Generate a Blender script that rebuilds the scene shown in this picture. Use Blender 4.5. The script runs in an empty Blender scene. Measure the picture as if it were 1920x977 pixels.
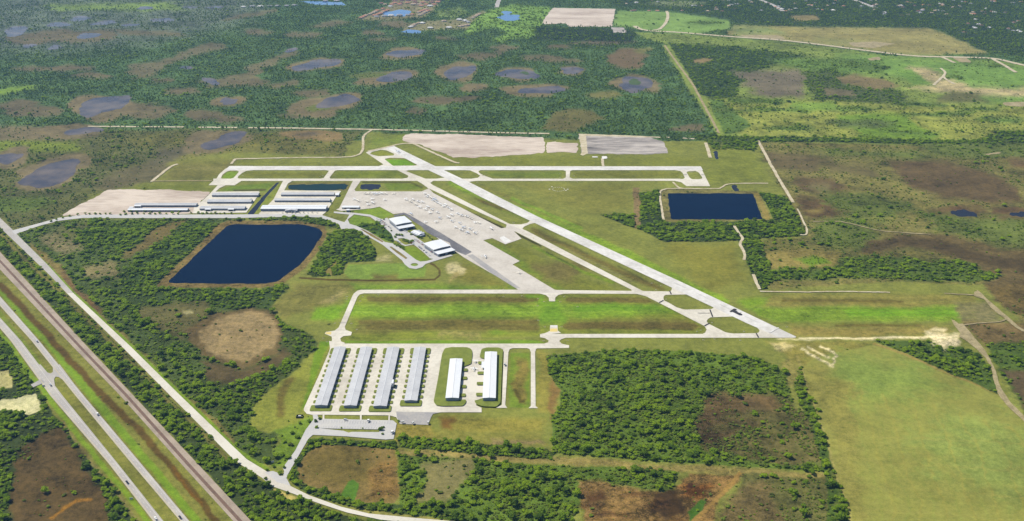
import bpy, bmesh, math, random
import numpy as np
from mathutils import Vector, Matrix
from mathutils.geometry import tessellate_polygon

random.seed(7)
rng = np.random.default_rng(11)
C = bpy.context.scene.collection
rad = math.radians

# ------------------------------------------------------------------ camera, sky, sun, exposure
PW, PH, CX, CY = 1920.0, 977.0, 960.0, 488.5
F = 1900.0
ALT = 800.0
PITCH = rad(23.05)
sc = bpy.context.scene
cam_d = bpy.data.cameras.new('camera')
cam_d.sensor_width = 36.0
cam_d.lens = F / PW * 36.0
cam_d.clip_start = 1.0
cam_d.clip_end = 120000.0
cam = bpy.data.objects.new('camera', cam_d)
C.objects.link(cam)
cam.location = (0, 0, ALT)
cam.rotation_euler = (rad(90) - PITCH, 0, 0)
sc.camera = cam

SUN_EL = rad(54)
SUN_DIR = Vector((-0.92, 0.38, 0)).normalized() * math.cos(SUN_EL) + Vector((0, 0, math.sin(SUN_EL)))
w = bpy.data.worlds.new("World")
sc.world = w
w.use_nodes = True
wn = w.node_tree
sky = wn.nodes.new('ShaderNodeTexSky')
sky.sky_type = 'NISHITA'
sky.sun_disc = False
sky.sun_elevation = SUN_EL
sky.sun_rotation = math.atan2(SUN_DIR.x, SUN_DIR.y)
sky.air_density = 1.0
sky.dust_density = 0.6
bg = wn.nodes['Background']
bg.inputs['Strength'].default_value = 0.085
wn.links.new(sky.outputs[0], bg.inputs['Color'])

sl = bpy.data.lights.new('sun', 'SUN')
sl.energy = 4.7
sl.angle = rad(0.53)
sl.color = (1.0, 0.945, 0.83)
sun = bpy.data.objects.new('sun', sl)
C.objects.link(sun)
sun.rotation_euler = (-SUN_DIR).to_track_quat('-Z', 'Y').to_euler()
sc.view_settings.view_transform = 'Standard'
sc.view_settings.look = 'None'
sc.view_settings.exposure = 0.5
sc.view_settings.gamma = 1.0
sc.view_settings.use_curve_mapping = False
sc.cycles.use_denoising = True
sc.cycles.max_bounces = 5
sc.cycles.diffuse_bounces = 2
sc.cycles.volume_bounces = 0
HAZE_DENSITY = 3.2e-5

# ------------------------------------------------------------------ surveying helpers
SP, CP = math.sin(PITCH), math.cos(PITCH)

def G(u, v, z=0.0):
    """survey station (u, v) -> world x, y on the level z"""
    q = (v - CY) / F
    t = (ALT - z) / (SP + q * CP)
    return ((u - CX) / F * t, (CP - q * SP) * t)

def station(x, y):
    d = y * CP + ALT * SP
    dn = ALT * CP - y * SP
    return CX + F * x / d, CY + F * dn / d

def station_np(x, y):
    d = y * CP + ALT * SP
    dn = ALT * CP - y * SP
    return CX + F * x / d, CY + F * dn / d

def px_per_m(v):
    dn = SP + (v - CY) / F * CP
    return F * dn / ALT, F * dn * dn / ALT

def srgb(c, k=1.0):
    out = []
    for a in c:
        a = a / 255.0
        l = a / 12.92 if a <= 0.04045 else ((a + 0.055) / 1.055) ** 2.4
        out.append(l * k)
    return tuple(out)

KA = 0.60          # reflectance of a surface that reads as a given tone in full sun
def alb(c):
    return srgb(c, KA)

def rounded(pts, r, n=4):
    out = []
    N = len(pts)
    for i in range(N):
        p0, p1, p2 = Vector(pts[i - 1]), Vector(pts[i]), Vector(pts[(i + 1) % N])
        a, b = p0 - p1, p2 - p1
        ra, rb = min(r, a.length * .45), min(r, b.length * .45)
        if a.length < 1e-6 or b.length < 1e-6:
            continue
        A, B = p1 + a.normalized() * ra, p1 + b.normalized() * rb
        for k in range(n + 1):
            t = k / n
            q = A * (1 - t) ** 2 + p1 * 2 * t * (1 - t) + B * t * t
            out.append((q.x, q.y))
    return out

def ell(cx, cy, rx, ry, rot=0, n=26, wob=0.17, seed=0):
    r = random.Random(int(cx * 13 + cy * 7 + seed))
    ph = [r.uniform(0, 6.28) for _ in range(3)]
    out = []
    for i in range(n):
        a = 2 * math.pi * i / n
        k = 1 + wob * (math.sin(2 * a + ph[0]) + .6 * math.sin(3 * a + ph[1]) + .4 * math.sin(5 * a + ph[2]))
        x, y = rx * k * math.cos(a), ry * k * math.sin(a)
        c, s = math.cos(rot), math.sin(rot)
        out.append((cx + x * c - y * s, cy + x * s + y * c))
    return out

# value noise in numpy
def vnoise(x, y, seed=0):
    xi, yi = np.floor(x).astype(np.int64), np.floor(y).astype(np.int64)
    fx, fy = x - xi, y - yi
    fx, fy = fx * fx * (3 - 2 * fx), fy * fy * (3 - 2 * fy)
    def h(a, b):
        n = (a * 374761393 + b * 668265263 + seed * 1442695041) & 0x7fffffff
        n = ((n ^ (n >> 13)) * 1274126177) & 0x7fffffff
        return ((n ^ (n >> 16)) & 0xffff) / 65535.0
    a, b, c, d = h(xi, yi), h(xi + 1, yi), h(xi, yi + 1), h(xi + 1, yi + 1)
    return (a * (1 - fx) + b * fx) * (1 - fy) + (c * (1 - fx) + d * fx) * fy

def fbm(x, y, scale, seed=0, octv=3):
    s, amp, tot = 0, 1.0, 0
    for o in range(octv):
        s = s + amp * vnoise(x / scale * 2 ** o, y / scale * 2 ** o, seed + o * 17)
        tot += amp
        amp *= .55
    return s / tot

def sdist(px, py, poly):
    """signed distance to a closed outline (positive inside)"""
    best = np.full(px.shape, 1e9)
    ins = np.zeros(px.shape, bool)
    n = len(poly)
    for i in range(n):
        x0, y0 = poly[i]
        x1, y1 = poly[(i + 1) % n]
        dx, dy = x1 - x0, y1 - y0
        L = dx * dx + dy * dy + 1e-12
        t = np.clip(((px - x0) * dx + (py - y0) * dy) / L, 0, 1)
        best = np.minimum(best, (px - x0 - t * dx) ** 2 + (py - y0 - t * dy) ** 2)
        c = (y0 > py) != (y1 > py)
        if dy != 0:
            ins ^= c & (px < (py - y0) / dy * dx + x0)
    d = np.sqrt(best)
    return np.where(ins, d, -d)

def ldist(px, py, line):
    best = np.full(px.shape, 1e9)
    for (x0, y0), (x1, y1) in zip(line[:-1], line[1:]):
        dx, dy = x1 - x0, y1 - y0
        L = dx * dx + dy * dy + 1e-12
        t = np.clip(((px - x0) * dx + (py - y0) * dy) / L, 0, 1)
        best = np.minimum(best, (px - x0 - t * dx) ** 2 + (py - y0 - t * dy) ** 2)
    return np.sqrt(best)

# ------------------------------------------------------------------ materials
def mat_new(name):
    m = bpy.data.materials.new(name)
    m.use_nodes = True
    nt = m.node_tree
    return m, nt, nt.nodes['Principled BSDF']

def N(nt, t, **kw):
    n = nt.nodes.new(t)
    for k, v in kw.items():
        setattr(n, k, v)
    return n

def noise_node(nt, vec, scale, detail=3, rough=.55, dist=0.0):
    n = N(nt, 'ShaderNodeTexNoise')
    n.inputs['Scale'].default_value = scale
    n.inputs['Detail'].default_value = detail
    n.inputs['Roughness'].default_value = rough
    n.inputs['Distortion'].default_value = dist
    nt.links.new(vec, n.inputs['Vector'])
    return n

def math_node(nt, op, a, b=None, c=None, clamp=False):
    n = N(nt, 'ShaderNodeMath', operation=op, use_clamp=clamp)
    for i, x in enumerate((a, b, c)):
        if x is None:
            continue
        if isinstance(x, (int, float)):
            n.inputs[i].default_value = x
        else:
            nt.links.new(x, n.inputs[i])
    return n.outputs[0]

def mixc(nt, fac, a, b, mode='MIX'):
    n = N(nt, 'ShaderNodeMix', data_type='RGBA', blend_type=mode)
    for sock, x in ((n.inputs[0], fac), (n.inputs[6], a), (n.inputs[7], b)):
        if isinstance(x, (int, float)):
            sock.default_value = x
        elif isinstance(x, tuple):
            sock.default_value = (*x[:3], 1)
        else:
            nt.links.new(x, sock)
    return n.outputs[2]

def weathered(name, c, c2, s1=.03, s2=.3, rough=.9, amt=.6, stretch=None, spec=.2):
    """a surface of tone c worn and stained towards c2"""
    m, nt, b = mat_new(name)
    geo = N(nt, 'ShaderNodeNewGeometry')
    vec = geo.outputs['Position']
    if stretch:
        mp = N(nt, 'ShaderNodeMapping')
        mp.inputs['Scale'].default_value = stretch
        nt.links.new(vec, mp.inputs['Vector'])
        vec = mp.outputs[0]
    n1, n2 = noise_node(nt, vec, s1, 4, .6), noise_node(nt, vec, s2, 3)
    f = math_node(nt, 'MULTIPLY_ADD', n1.outputs[0], 3.2, -1.2)
    f = math_node(nt, 'ADD', f, math_node(nt, 'MULTIPLY_ADD', n2.outputs[0], 1.8, -.9), clamp=True)
    f = math_node(nt, 'MULTIPLY', f, amt, clamp=True)
    col = mixc(nt, f, c, c2)
    nt.links.new(col, b.inputs['Base Color'])
    b.inputs['Roughness'].default_value = rough
    b.inputs['Specular IOR Level'].default_value = spec
    return m

def plain(name, c, rough=.6, metal=0.0, spec=.4):
    m, nt, b = mat_new(name)
    geo = N(nt, 'ShaderNodeTexCoord')
    n = noise_node(nt, geo.outputs['Object'], .6, 2)
    col = mixc(nt, math_node(nt, 'MULTIPLY', n.outputs[0], .25), c, tuple(a * .72 for a in c))
    nt.links.new(col, b.inputs['Base Color'])
    b.inputs['Roughness'].default_value = rough
    b.inputs['Metallic'].default_value = metal
    b.inputs['Specular IOR Level'].default_value = spec
    return m

M = {}
M['runway'] = weathered('runway_concrete', alb((241, 238, 232)), alb((204, 199, 191)), .012, .12, amt=.85)
M['taxi'] = weathered('taxiway_concrete', alb((238, 231, 214)), alb((202, 194, 178)), .014, .15, amt=.85)
M['apron'] = weathered('apron_concrete', alb((224, 216, 204)), alb((194, 185, 172)), .02, .2, amt=.8)
M['asphalt'] = weathered('dark_asphalt', alb((112, 110, 114)), alb((148, 146, 146)), .03, .25, amt=.8)
M['oldasphalt'] = weathered('grey_asphalt', alb((168, 165, 164)), alb((196, 190, 180)), .03, .25, amt=.8)
M['road'] = weathered('road_asphalt', alb((184, 178, 172)), alb((206, 200, 188)), .02, .2, amt=.8)
M['shellroad'] = weathered('pale_road', alb((232, 226, 210)), alb((206, 198, 182)), .012, .2, amt=.7)
M['lot'] = weathered('parking_asphalt', alb((200, 198, 196)), alb((216, 212, 204)), .05, .4, amt=.8)
M['sand'] = weathered('bare_sand', alb((228, 212, 194)), alb((182, 163, 146)), .012, .09, amt=.9, stretch=(.35, 1, 1))
M['greysand'] = weathered('grey_fill_sand', alb((202, 192, 182)), alb((98, 92, 88)), .011, .06, amt=1.0, stretch=(.35, 1, 1))
M['track'] = weathered('sandy_track', alb((222, 210, 180)), alb((178, 160, 120)), .05, .4, amt=.8)
M['tantrack'] = weathered('tan_track', alb((186, 170, 128)), alb((140, 128, 88)), .05, .4, amt=.9)
M['ballast'] = weathered('rail_ballast', alb((188, 171, 152)), alb((156, 141, 124)), .03, .5, amt=.8)
M['trackbed'] = weathered('rusty_trackbed', alb((138, 112, 96)), alb((110, 92, 80)), .1, .8, amt=.8)
M['steel'] = plain('rail_steel', alb((120, 95, 80)), .4, .6)
M['paint'] = weathered('white_paint', alb((245, 243, 238)), alb((215, 212, 205)), .1, .6, amt=.8)
M['yellow'] = weathered('yellow_paint', alb((240, 215, 120)), alb((225, 205, 150)), .1, .6, amt=.7)
M['black'] = weathered('blacked_out_paint', alb((52, 50, 52)), alb((84, 82, 82)), .1, .6, amt=.6)
M['roof'] = weathered('galvanised_roof', alb((214, 215, 217)), alb((190, 191, 195)), .04, .3, rough=.65, amt=.8, spec=.2)
M['whiteroof'] = weathered('white_roof', alb((248, 250, 253)), alb((230, 234, 240)), .05, .4, rough=.5, amt=.5, spec=.4)
M['wall'] = weathered('metal_wall', alb((168, 176, 190)), alb((150, 156, 170)), .1, .5, rough=.6)
M['whitewall'] = weathered('white_wall', alb((228, 228, 226)), alb((205, 205, 200)), .1, .5, rough=.7)
M['door'] = weathered('hangar_door_metal', alb((150, 158, 172)), alb((130, 138, 150)), .1, .5, rough=.6)
M['trim'] = plain('roof_trim', alb((235, 237, 240)), .5)
M['glass'] = plain('dark_glass', (.02, .03, .045), .12, 0, .6)
M['tyre'] = plain('rubber', (.015, .015, .016), .8)
M['darkopen'] = plain('open_bay', (.02, .022, .025), .9)

# ground: cover colour from the survey, broken up by several sizes of mottling
gm, nt, b = mat_new('ground_cover')
at = N(nt, 'ShaderNodeAttribute', attribute_name='cover')
geo = N(nt, 'ShaderNodeNewGeometry')
pos = geo.outputs['Position']
n0, n1, n2, n3 = noise_node(nt, pos, .006, 3, .6), noise_node(nt, pos, .03, 4, .65, .5), noise_node(nt, pos, .13, 3, .6), noise_node(nt, pos, .5, 2)
f = math_node(nt, 'MULTIPLY_ADD', n1.outputs[0], 1.0, -1.62)
f = math_node(nt, 'MULTIPLY_ADD', n2.outputs[0], .95, f)
f = math_node(nt, 'MULTIPLY_ADD', n3.outputs[0], .8, f)
f = math_node(nt, 'MULTIPLY_ADD', math_node(nt, 'SUBTRACT', n0.outputs[0], .25), 1.0, f)
f = math_node(nt, 'MULTIPLY', f, at.outputs['Alpha'])
f = math_node(nt, 'ADD', math_node(nt, 'MULTIPLY', f, 3.7), 1.06)
f = math_node(nt, 'MAXIMUM', f, .3)
vm = N(nt, 'ShaderNodeVectorMath', operation='SCALE')
nt.links.new(at.outputs['Color'], vm.inputs[0])
nt.links.new(f, vm.inputs['Scale'])
warm = mixc(nt, math_node(nt, 'MULTIPLY', math_node(nt, 'MULTIPLY_ADD', n1.outputs[0], 2.4, -.85, clamp=True), at.outputs['Alpha']),
            vm.outputs[0], (1.14, 1.0, .86), 'MULTIPLY')
warm = mixc(nt, math_node(nt, 'MULTIPLY', math_node(nt, 'MULTIPLY_ADD', n2.outputs[0], -4.0, 2.0, clamp=True), at.outputs['Alpha'], clamp=True),
            warm, (.88, 1.06, .66), 'MULTIPLY')
nt.links.new(warm, b.inputs['Base Color'])
b.inputs['Roughness'].default_value = 1.0
b.inputs['Specular IOR Level'].default_value = 0.05
M['ground'] = gm

def water(name, deep, rough=.06, spec=.5, shoal=None):
    m, nt, b = mat_new(name)
    geo = N(nt, 'ShaderNodeNewGeometry')
    n = noise_node(nt, geo.outputs['Position'], .02, 4, .6)
    col = mixc(nt, math_node(nt, 'MULTIPLY', n.outputs[0], .6), deep, tuple(a * 1.5 for a in deep))
    if shoal:
        n.inputs['Scale'].default_value = .012
        col = mixc(nt, math_node(nt, 'MULTIPLY_ADD', n.outputs[0], 4.0, -1.6, clamp=True), deep, shoal)
    nt.links.new(col, b.inputs['Base Color'])
    n2 = noise_node(nt, geo.outputs['Position'], .35, 3)
    bp = N(nt, 'ShaderNodeBump')
    bp.inputs['Strength'].default_value = .12
    bp.inputs['Distance'].default_value = .4
    nt.links.new(n2.outputs[0], bp.inputs['Height'])
    nt.links.new(bp.outputs[0], b.inputs['Normal'])
    b.inputs['Roughness'].default_value = rough
    b.inputs['IOR'].default_value = 1.33
    b.inputs['Specular IOR Level'].default_value = spec
    return m
M['lake'] = water('deep_lake_water', (.0003, .0055, .020), .2, .02)
M['pond'] = water('shallow_pond_water', (.046, .043, .052), .14, .06, (.120, .096, .080))
M['greenpond'] = water('green_pond_water', (.005, .018, .015), .15, .05)
M['ditchwater'] = water('ditch_water', (.010, .011, .018), .15, .08)
M['bluepond'] = water('blue_pond_water', (.05, .12, .26), .1, .6)

# ------------------------------------------------------------------ mesh helpers
def mesh_obj(name, verts, faces, mats, parent=None, matidx=None, smooth=False):
    me = bpy.data.meshes.new(name)
    me.from_pydata([tuple(p) for p in verts], [], faces)
    if not isinstance(mats, (list, tuple)):
        mats = [mats]
    for m in mats:
        me.materials.append(m)
    if matidx is not None:
        me.polygons.foreach_set('material_index', matidx)
    if smooth:
        me.polygons.foreach_set('use_smooth', [True] * len(me.polygons))
    me.update()
    o = bpy.data.objects.new(name, me)
    C.objects.link(o)
    if parent is not None:
        o.parent = parent
    return o

def tag(o, label=None, cat=None, group=None, kind=None):
    if label: o['label'] = label
    if cat: o['category'] = cat
    if group: o['group'] = group
    if kind: o['kind'] = kind
    return o

def empty(name, loc=(0, 0, 0), rz=0):
    o = bpy.data.objects.new(name, None)
    C.objects.link(o)
    o.location = loc
    o.rotation_euler = (0, 0, rz)
    o.empty_display_size = 1
    return o

CLEAR = []          # outlines where no plant grows: (outline, margin)
level = [0.03]
def next_z():
    level[0] += 0.008
    return level[0]

RAG = {'bare_ground': 5.0, 'pond': 6.0, 'lake': 2.2, 'dirt_road': 1.3, 'islet': 3.0, 'ditch': 1.5}
def ragged(pts, amt):
    P = [Vector(G(*p)) for p in pts]
    out = []
    for i, p in enumerate(P):
        q = P[(i + 1) % len(P)]
        n = max(1, min(60, int((q - p).length / 7.0)))
        for k in range(n):
            out.append(p.lerp(q, k / n))
    xs, ys = np.array([p.x for p in out]), np.array([p.y for p in out])
    dx = (fbm(xs, ys, 26, 5) - .5 + .6 * (fbm(xs, ys, 8, 6, 2) - .5)) * 2 * amt
    dy = (fbm(xs, ys, 26, 55) - .5 + .6 * (fbm(xs, ys, 8, 56, 2) - .5)) * 3 * amt
    return [station(x + a, y + b_) for x, y, a, b_ in zip(xs, ys, dx, dy)]

def flat(name, pieces, mat, label=None, clear=1.0, stuff=False, z=None):
    """flat paving / water laid on the ground: every piece is (outline, holes...)"""
    verts, faces = [], []
    if name in RAG:
        pieces = [(ragged(pc[0], RAG[name]),) + tuple(pc[1:]) for pc in pieces]
    for pc in pieces:
        zz = next_z() if z is None else z
        outer, holes = pc[0], list(pc[1:])
        loops = [[Vector((*G(*p), 0)) for p in lp] for lp in [outer] + holes]
        base = len(verts)
        flatv = [p for lp in loops for p in lp]
        tris = tessellate_polygon(loops)
        verts += [(p.x, p.y, zz) for p in flatv]
        for t in tris:
            a, b_, c = (flatv[i] for i in t)
            if (b_ - a).cross(c - a).z < 0:
                t = (t[0], t[2], t[1])
            faces.append(tuple(base + i for i in t))
        if clear is not None:
            CLEAR.append((outer, holes, clear))
    o = mesh_obj(name, verts, faces, mat)
    return tag(o, label, None, None, 'structure')

def ribbon_poly(pts, width):
    """outline in stations of a strip of constant width (m) along a run of stations"""
    P = [Vector(G(*p)) for p in pts]
    L, R = [], []
    for i, p in enumerate(P):
        d = (P[min(i + 1, len(P) - 1)] - P[max(i - 1, 0)]).normalized()
        n = Vector((-d.y, d.x)) * width / 2
        L.append(station(*(p + n)))
        R.append(station(*(p - n)))
    return L + R[::-1]

def smooth_line(pts, n=4):
    out = []
    P = [pts[0]] + list(pts) + [pts[-1]]
    for i in range(1, len(P) - 2):
        p0, p1, p2, p3 = (Vector(P[i + k]) for k in (-1, 0, 1, 2))
        for k in range(n):
            t = k / n
            q = .5 * ((2 * p1) + (p2 - p0) * t + (2 * p0 - 5 * p1 + 4 * p2 - p3) * t * t + (3 * p1 - p0 - 3 * p2 + p3) * t ** 3)
            out.append((q.x, q.y))
    out.append(tuple(pts[-1]))
    return out

def ribbon(name, runs, width, mat, label=None, smooth=True):
    return flat(name, [(ribbon_poly(smooth_line(r) if smooth else r, width),) for r in runs], mat, label)

# ------------------------------------------------------------------ land cover survey
# (outline, tone, soft edge, edge wander in m, mottling, (broadleaf, pine, shrub) per hectare or None to keep)
REG = []
def cov(c):
    r, g, b_ = c
    if r > g * 1.08:
        r, g, b_ = r * .93, g * .985, b_ * .95
    elif g > r * 1.25:
        r, g, b_ = r * 1.06, g * .96, b_ * 1.12
    m_ = .3 * r + .55 * g + .15 * b_
    r, g, b_ = (max(0, m_ + (q - m_) * 1.09) for q in (r, g, b_))
    a = alb((r, g, b_))
    return (a[0], a[1], a[2] * .80)
def R(poly, col, soft=3, wander=12, amp=.35, veg=None, mix=1.0):
    if wander >= 5:
        soft, wander = soft * 2.3 + 1, wander * 1.7
    REG.append((poly, cov(col), soft, wander, amp, veg, mix))
def S(line, width, col, soft=2, wander=4, amp=.3, veg=None, mix=1.0):
    REG.append((('line', line, width), cov(col), soft, wander, amp, veg, mix))

FLOOR = (76, 108, 62)
far = [(-400, -80), (2400, -80), (2400, 300), (-400, 300)]
R(far, FLOOR, 2, 0, .55, (16, 78, 40))
R([(-500, 262), (2500, 266), (2500, 1200), (-500, 1200)], (124, 128, 70), 2, 0, .4, (0, 0, 2))
R([(-400, -80), (520, -80), (480, 40), (330, 75), (250, 88), (100, 100), (-400, 115)], (98, 108, 100), 20, 60, .6, (5, 45, 10))
R([(80, 8), (330, 5), (350, 18), (100, 20)], (120, 140, 75), 4, 40, .4, (2, 10, 10))
# channels and dry marsh in the far forest
BR = (118, 106, 88)
for p in ([(232, 122), (290, 116), (330, 103), (370, 88), (400, 79), (424, 83), (420, 92), (380, 100), (330, 118), (290, 140), (250, 148)],
          [(362, 152), (420, 145), (450, 140), (465, 125), (520, 105), (550, 91), (562, 97), (530, 115), (490, 130), (485, 150), (440, 165), (400, 164)],
          [(205, 55), (330, 60), (345, 68), (230, 66)], [(420, 33), (520, 16), (515, 24), (430, 38)], [(575, 50), (640, 36), (660, 42), (600, 54)],
          [(535, 60), (600, 62), (602, 70), (545, 70)], [(500, 160), (560, 148), (565, 156), (515, 170)], [(860, 104), (920, 100), (945, 82), (960, 92), (930, 108), (870, 112)]):
    R(p, BR, 3, 18, .35, (0, 3, 12))
for e in ((840, 188, 52, 9), (788, 209, 18, 6), (1012, 108, 32, 6), (1050, 113, 34, 5), (1048, 88, 24, 4), (1130, 80, 60, 5), (945, 89, 24, 4), (905, 105, 30, 6),
          (265, 206, 62, 15), (50, 204, 60, 15), (60, 72, 50, 12), (110, 68, 50, 14), (165, 68, 52, 12), (130, 128, 40, 7), (170, 142, 30, 7), (300, 150, 20, 6), (470, 155, 34, 8), (60, 130, 30, 6),
          (480, 60, 28, 5), (700, 62, 20, 6), (740, 45, 30, 8), (870, 49, 32, 6), (720, 74, 20, 3), (840, 72, 25, 3), (590, 175, 30, 7), (380, 215, 40, 9), (430, 224, 30, 6), (340, 172, 40, 6), (560, 215, 26, 7), (1290, 240, 34, 8)):
    R(ell(*e), (114, 100, 84), 3, 16, .35, (1, 4, 14))
R(ell(1130, 178, 28, 8), (112, 110, 72), 3, 14, .35, (0, 3, 14))
R(ell(1070, 226, 62, 17, -.12), (108, 104, 68), 3, 14, .35, (0, 8, 30))
R(ell(1176, 111, 40, 17, .1), (122, 100, 82), 3, 14, .3, (0, 2, 10))
R(ell(1205, 95, 16, 6), (120, 118, 76), 3, 14, .3, (0, 2, 10))
R([(-60, 172), (70, 158), (62, 168), (-60, 190)], (116, 140, 62), 3, 14, .3, (2, 4, 20))
# rings of the far ponds
RING = (130, 112, 94)
PONDRINGS = [(192, 202, 64, 24, -.1), (610, 198, 66, 22, -.1), (593, 121, 48, 12, -.13), (755, 101, 44, 10, -.05), (724, 146, 52, 14, -.12), (856, 134, 37, 20, -.25),
             (973, 139, 41, 12, 0), (1072, 132, 28, 8, 0), (1192, 157, 41, 18, .1), (1002, 169, 66, 11, -.08), (400, 266, 66, 20, -.25), (95, 323, 74, 26, -.2), (16, 297, 50, 16, -.2),
             (110, 248, 85, 11, -.03), (428, 190, 32, 11, -.1), (888, 164, 32, 7, 0)]
for e in PONDRINGS:
    R(ell(*e), RING, 2.5, 10, .35, (0, 1, 8))
R(ell(595, 203, 20, 6), (105, 112, 66), 2, 8, .3, (3, 2, 40))
R(ell(692, 141, 36, 5), (100, 110, 66), 2, 8, .3, (3, 2, 40))
# houses, golf course and quarry near the top
R([(672, 36), (730, 10), (760, -20), (835, -20), (815, 18), (790, 34), (700, 38)], (140, 126, 106), 2, 10, .4, (6, 0, 10))
R([(752, 62), (765, 48), (790, 40), (870, 36), (905, 20), (910, 24), (885, 44), (870, 55), (800, 57)], (142, 130, 108), 2, 10, .4, (6, 0, 10))
R([(868, 62), (880, 44), (912, 20), (960, 8), (1035, 14), (1025, 36), (1000, 68), (960, 74), (930, 80), (918, 76), (950, 60), (930, 50), (880, 64)], (122, 152, 78), 2, 12, .45, (26, 0, 10))
R([(815, 20), (860, 14), (880, 26), (850, 36), (820, 30)], (118, 136, 86), 2, 12, .45, (20, 0, 10))
R([(1005, 50), (1120, 52), (1195, 58), (1185, 78), (1000, 76)], (48, 62, 50), 2, 6, .4, (60, 160, 0))
R([(1250, 18), (1370, 36), (1382, 48), (1640, 49), (1760, 54), (1850, 98), (2300, 150), (2300, -80), (1160, -80), (1150, 10)], (62, 76, 60), 3, 10, .5, (40, 90, 0))
R([(1155, 20), (1250, 22), (1368, 38), (1365, 56), (1280, 66), (1150, 48)], (126, 152, 88), 2, 6, .3, (1, 0, 2))
R([(1200, 8), (1290, 14), (1330, 4), (1250, 0)], (120, 130, 100), 3, 14, .4, (20, 0, 0))
R([(1480, 30), (1530, 28), (1535, 38), (1490, 40)], (150, 130, 100), 2, 10, .3, (0, 0, 3))
R([(1372, 48), (1500, 50), (1740, 53), (1800, 75), (1850, 100), (1720, 106), (1520, 80), (1362, 66)], (158, 142, 102), 3, 12, .35, (0, 0, 6))
R([(1365, 50), (1440, 50), (1470, 62), (1380, 66)], (130, 142, 96), 8, 14, .3, (1, 0, 6))
R([(1530, 70), (1620, 78), (1600, 84), (1550, 84)], (140, 140, 96), 6, 14, .3, (1, 0, 6))
# north-east pasture
R([(1185, 60), (1280, 64), (1480, 79), (1700, 108), (1850, 112), (2300, 160), (2300, 290), (1420, 264), (1348, 256), (1252, 85), (1215, 74)], (122, 136, 74), 2, 8, .5, (4, 0, 26))
R([(1560, 100), (1700, 105), (1860, 115), (2300, 160), (2300, 200), (1840, 190), (1700, 150), (1600, 120)], (116, 144, 76), 10, 20, .4, (1, 0, 12))
R([(1251, 82), (1370, 88), (1512, 104), (1440, 125), (1390, 150), (1380, 190), (1320, 186), (1282, 152)], (66, 82, 54), 4, 16, .5, (80, 50, 20))
R(ell(1318, 114, 18, 4), (150, 124, 96), 2, 8, .3, (0, 0, 3))
R([(1375, 135), (1500, 128), (1512, 150), (1500, 184), (1440, 184), (1395, 160)], (116, 108, 96), 6, 16, .35, (1, 0, 18))
R([(1440, 112), (1480, 108), (1650, 110), (1662, 138), (1560, 142), (1480, 122)], (100, 124, 62), 6, 16, .5, (8, 0, 40))
R([(1500, 135), (1560, 130), (1600, 155), (1680, 165), (1702, 180), (1680, 196), (1540, 196), (1525, 182), (1510, 150)], (78, 98, 54), 5, 16, .5, (50, 10, 40))
R([(1565, 145), (1600, 138), (1662, 150), (1690, 165), (1650, 168), (1590, 158)], (132, 112, 88), 3, 12, .35, (0, 0, 8))
R([(1540, 165), (1600, 170), (1610, 182), (1545, 178)], (118, 110, 90), 4, 12, .35, (0, 0, 12))
R([(1700, 126), (1740, 126), (1790, 150), (1830, 163), (2300, 175), (2300, 186), (1810, 178), (1712, 166), (1760, 160)], (172, 160, 132), 5, 16, .5, (0, 0, 10))
R([(1690, 134), (1712, 130), (1745, 156), (1710, 160)], (106, 148, 62), 3, 10, .4, (0, 0, 10))
R([(1780, 170), (1830, 176), (1850, 192), (1760, 192)], (104, 104, 70), 5, 12, .4, (3, 0, 30))
R([(1320, 186), (1560, 188), (1660, 196), (2300, 204), (2300, 280), (1410, 258), (1350, 238)], (136, 142, 76), 5, 12, .55, (6, 0, 40))
R([(1328, 186), (1350, 188), (1412, 236), (1385, 249), (1352, 253)], (88, 120, 54), 2, 8, .4, (10, 0, 60))
R([(1345, 204), (1460, 206), (1460, 210), (1345, 208)], (96, 112, 58), 2, 6, .4, (25, 0, 80))
R([(1480, 192), (1560, 190), (1580, 205), (1500, 208)], (112, 148, 60), 4, 14, .4, (1, 0, 30))
R([(1565, 216), (1640, 212), (1700, 216), (1752, 255), (1740, 262), (1620, 258), (1590, 240)], (106, 144, 48), 4, 14, .45, (1, 0, 45))
R([(1555, 228), (1620, 222), (1680, 232), (1640, 240), (1570, 238)], (92, 116, 60), 4, 14, .45, (8, 0, 70))
R([(1240, 85), (1257, 85), (1362, 255), (1346, 255)], (128, 142, 74), 2, 5, .35, (0, 0, 4))
R([(1300, 254), (1352, 256), (1420, 256), (1560, 258), (2300, 274), (2300, 282), (1560, 266), (1420, 266), (1415, 284), (1360, 280), (1340, 282), (1322, 264), (1300, 262)], (70, 92, 48), 2, 4, .4, (150, 0, 40))
R([(1842, 262), (1870, 246), (2300, 244), (2300, 280), (1842, 272)], (70, 92, 48), 3, 8, .4, (110, 0, 60))

# scrub and marsh south of the forest road
R([(-400, 239), (690, 246), (640, 292), (560, 290), (330, 302), (288, 342), (200, 356), (110, 407), (28, 434), (-400, 470)], (96, 98, 62), 3, 14, .5, (10, 34, 60))
R([(-60, 262), (140, 266), (150, 280), (40, 288), (-60, 290)], (112, 124, 52), 6, 16, .4, (4, 6, 50))
R([(225, 258), (420, 250), (650, 262), (640, 292), (440, 290), (330, 302), (300, 290)], (112, 110, 64), 8, 18, .45, (4, 12, 40))
R([(150, 345), (290, 300), (332, 302), (288, 342), (203, 356)], (110, 98, 78), 5, 12, .35, (1, 4, 25))
R([(30, 350), (190, 310), (290, 270), (320, 262), (270, 300), (150, 355), (40, 400), (-60, 410), (-60, 370)], (88, 90, 60), 10, 18, .45, (20, 25, 60))
R([(300, 278), (370, 270), (340, 296), (280, 312)], (104, 94, 78), 5, 10, .3, (2, 4, 20))
R([(-40, 372), (78, 370), (100, 380), (40, 398), (-40, 402)], (92, 118, 50), 5, 12, .4, (10, 4, 80))
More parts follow.
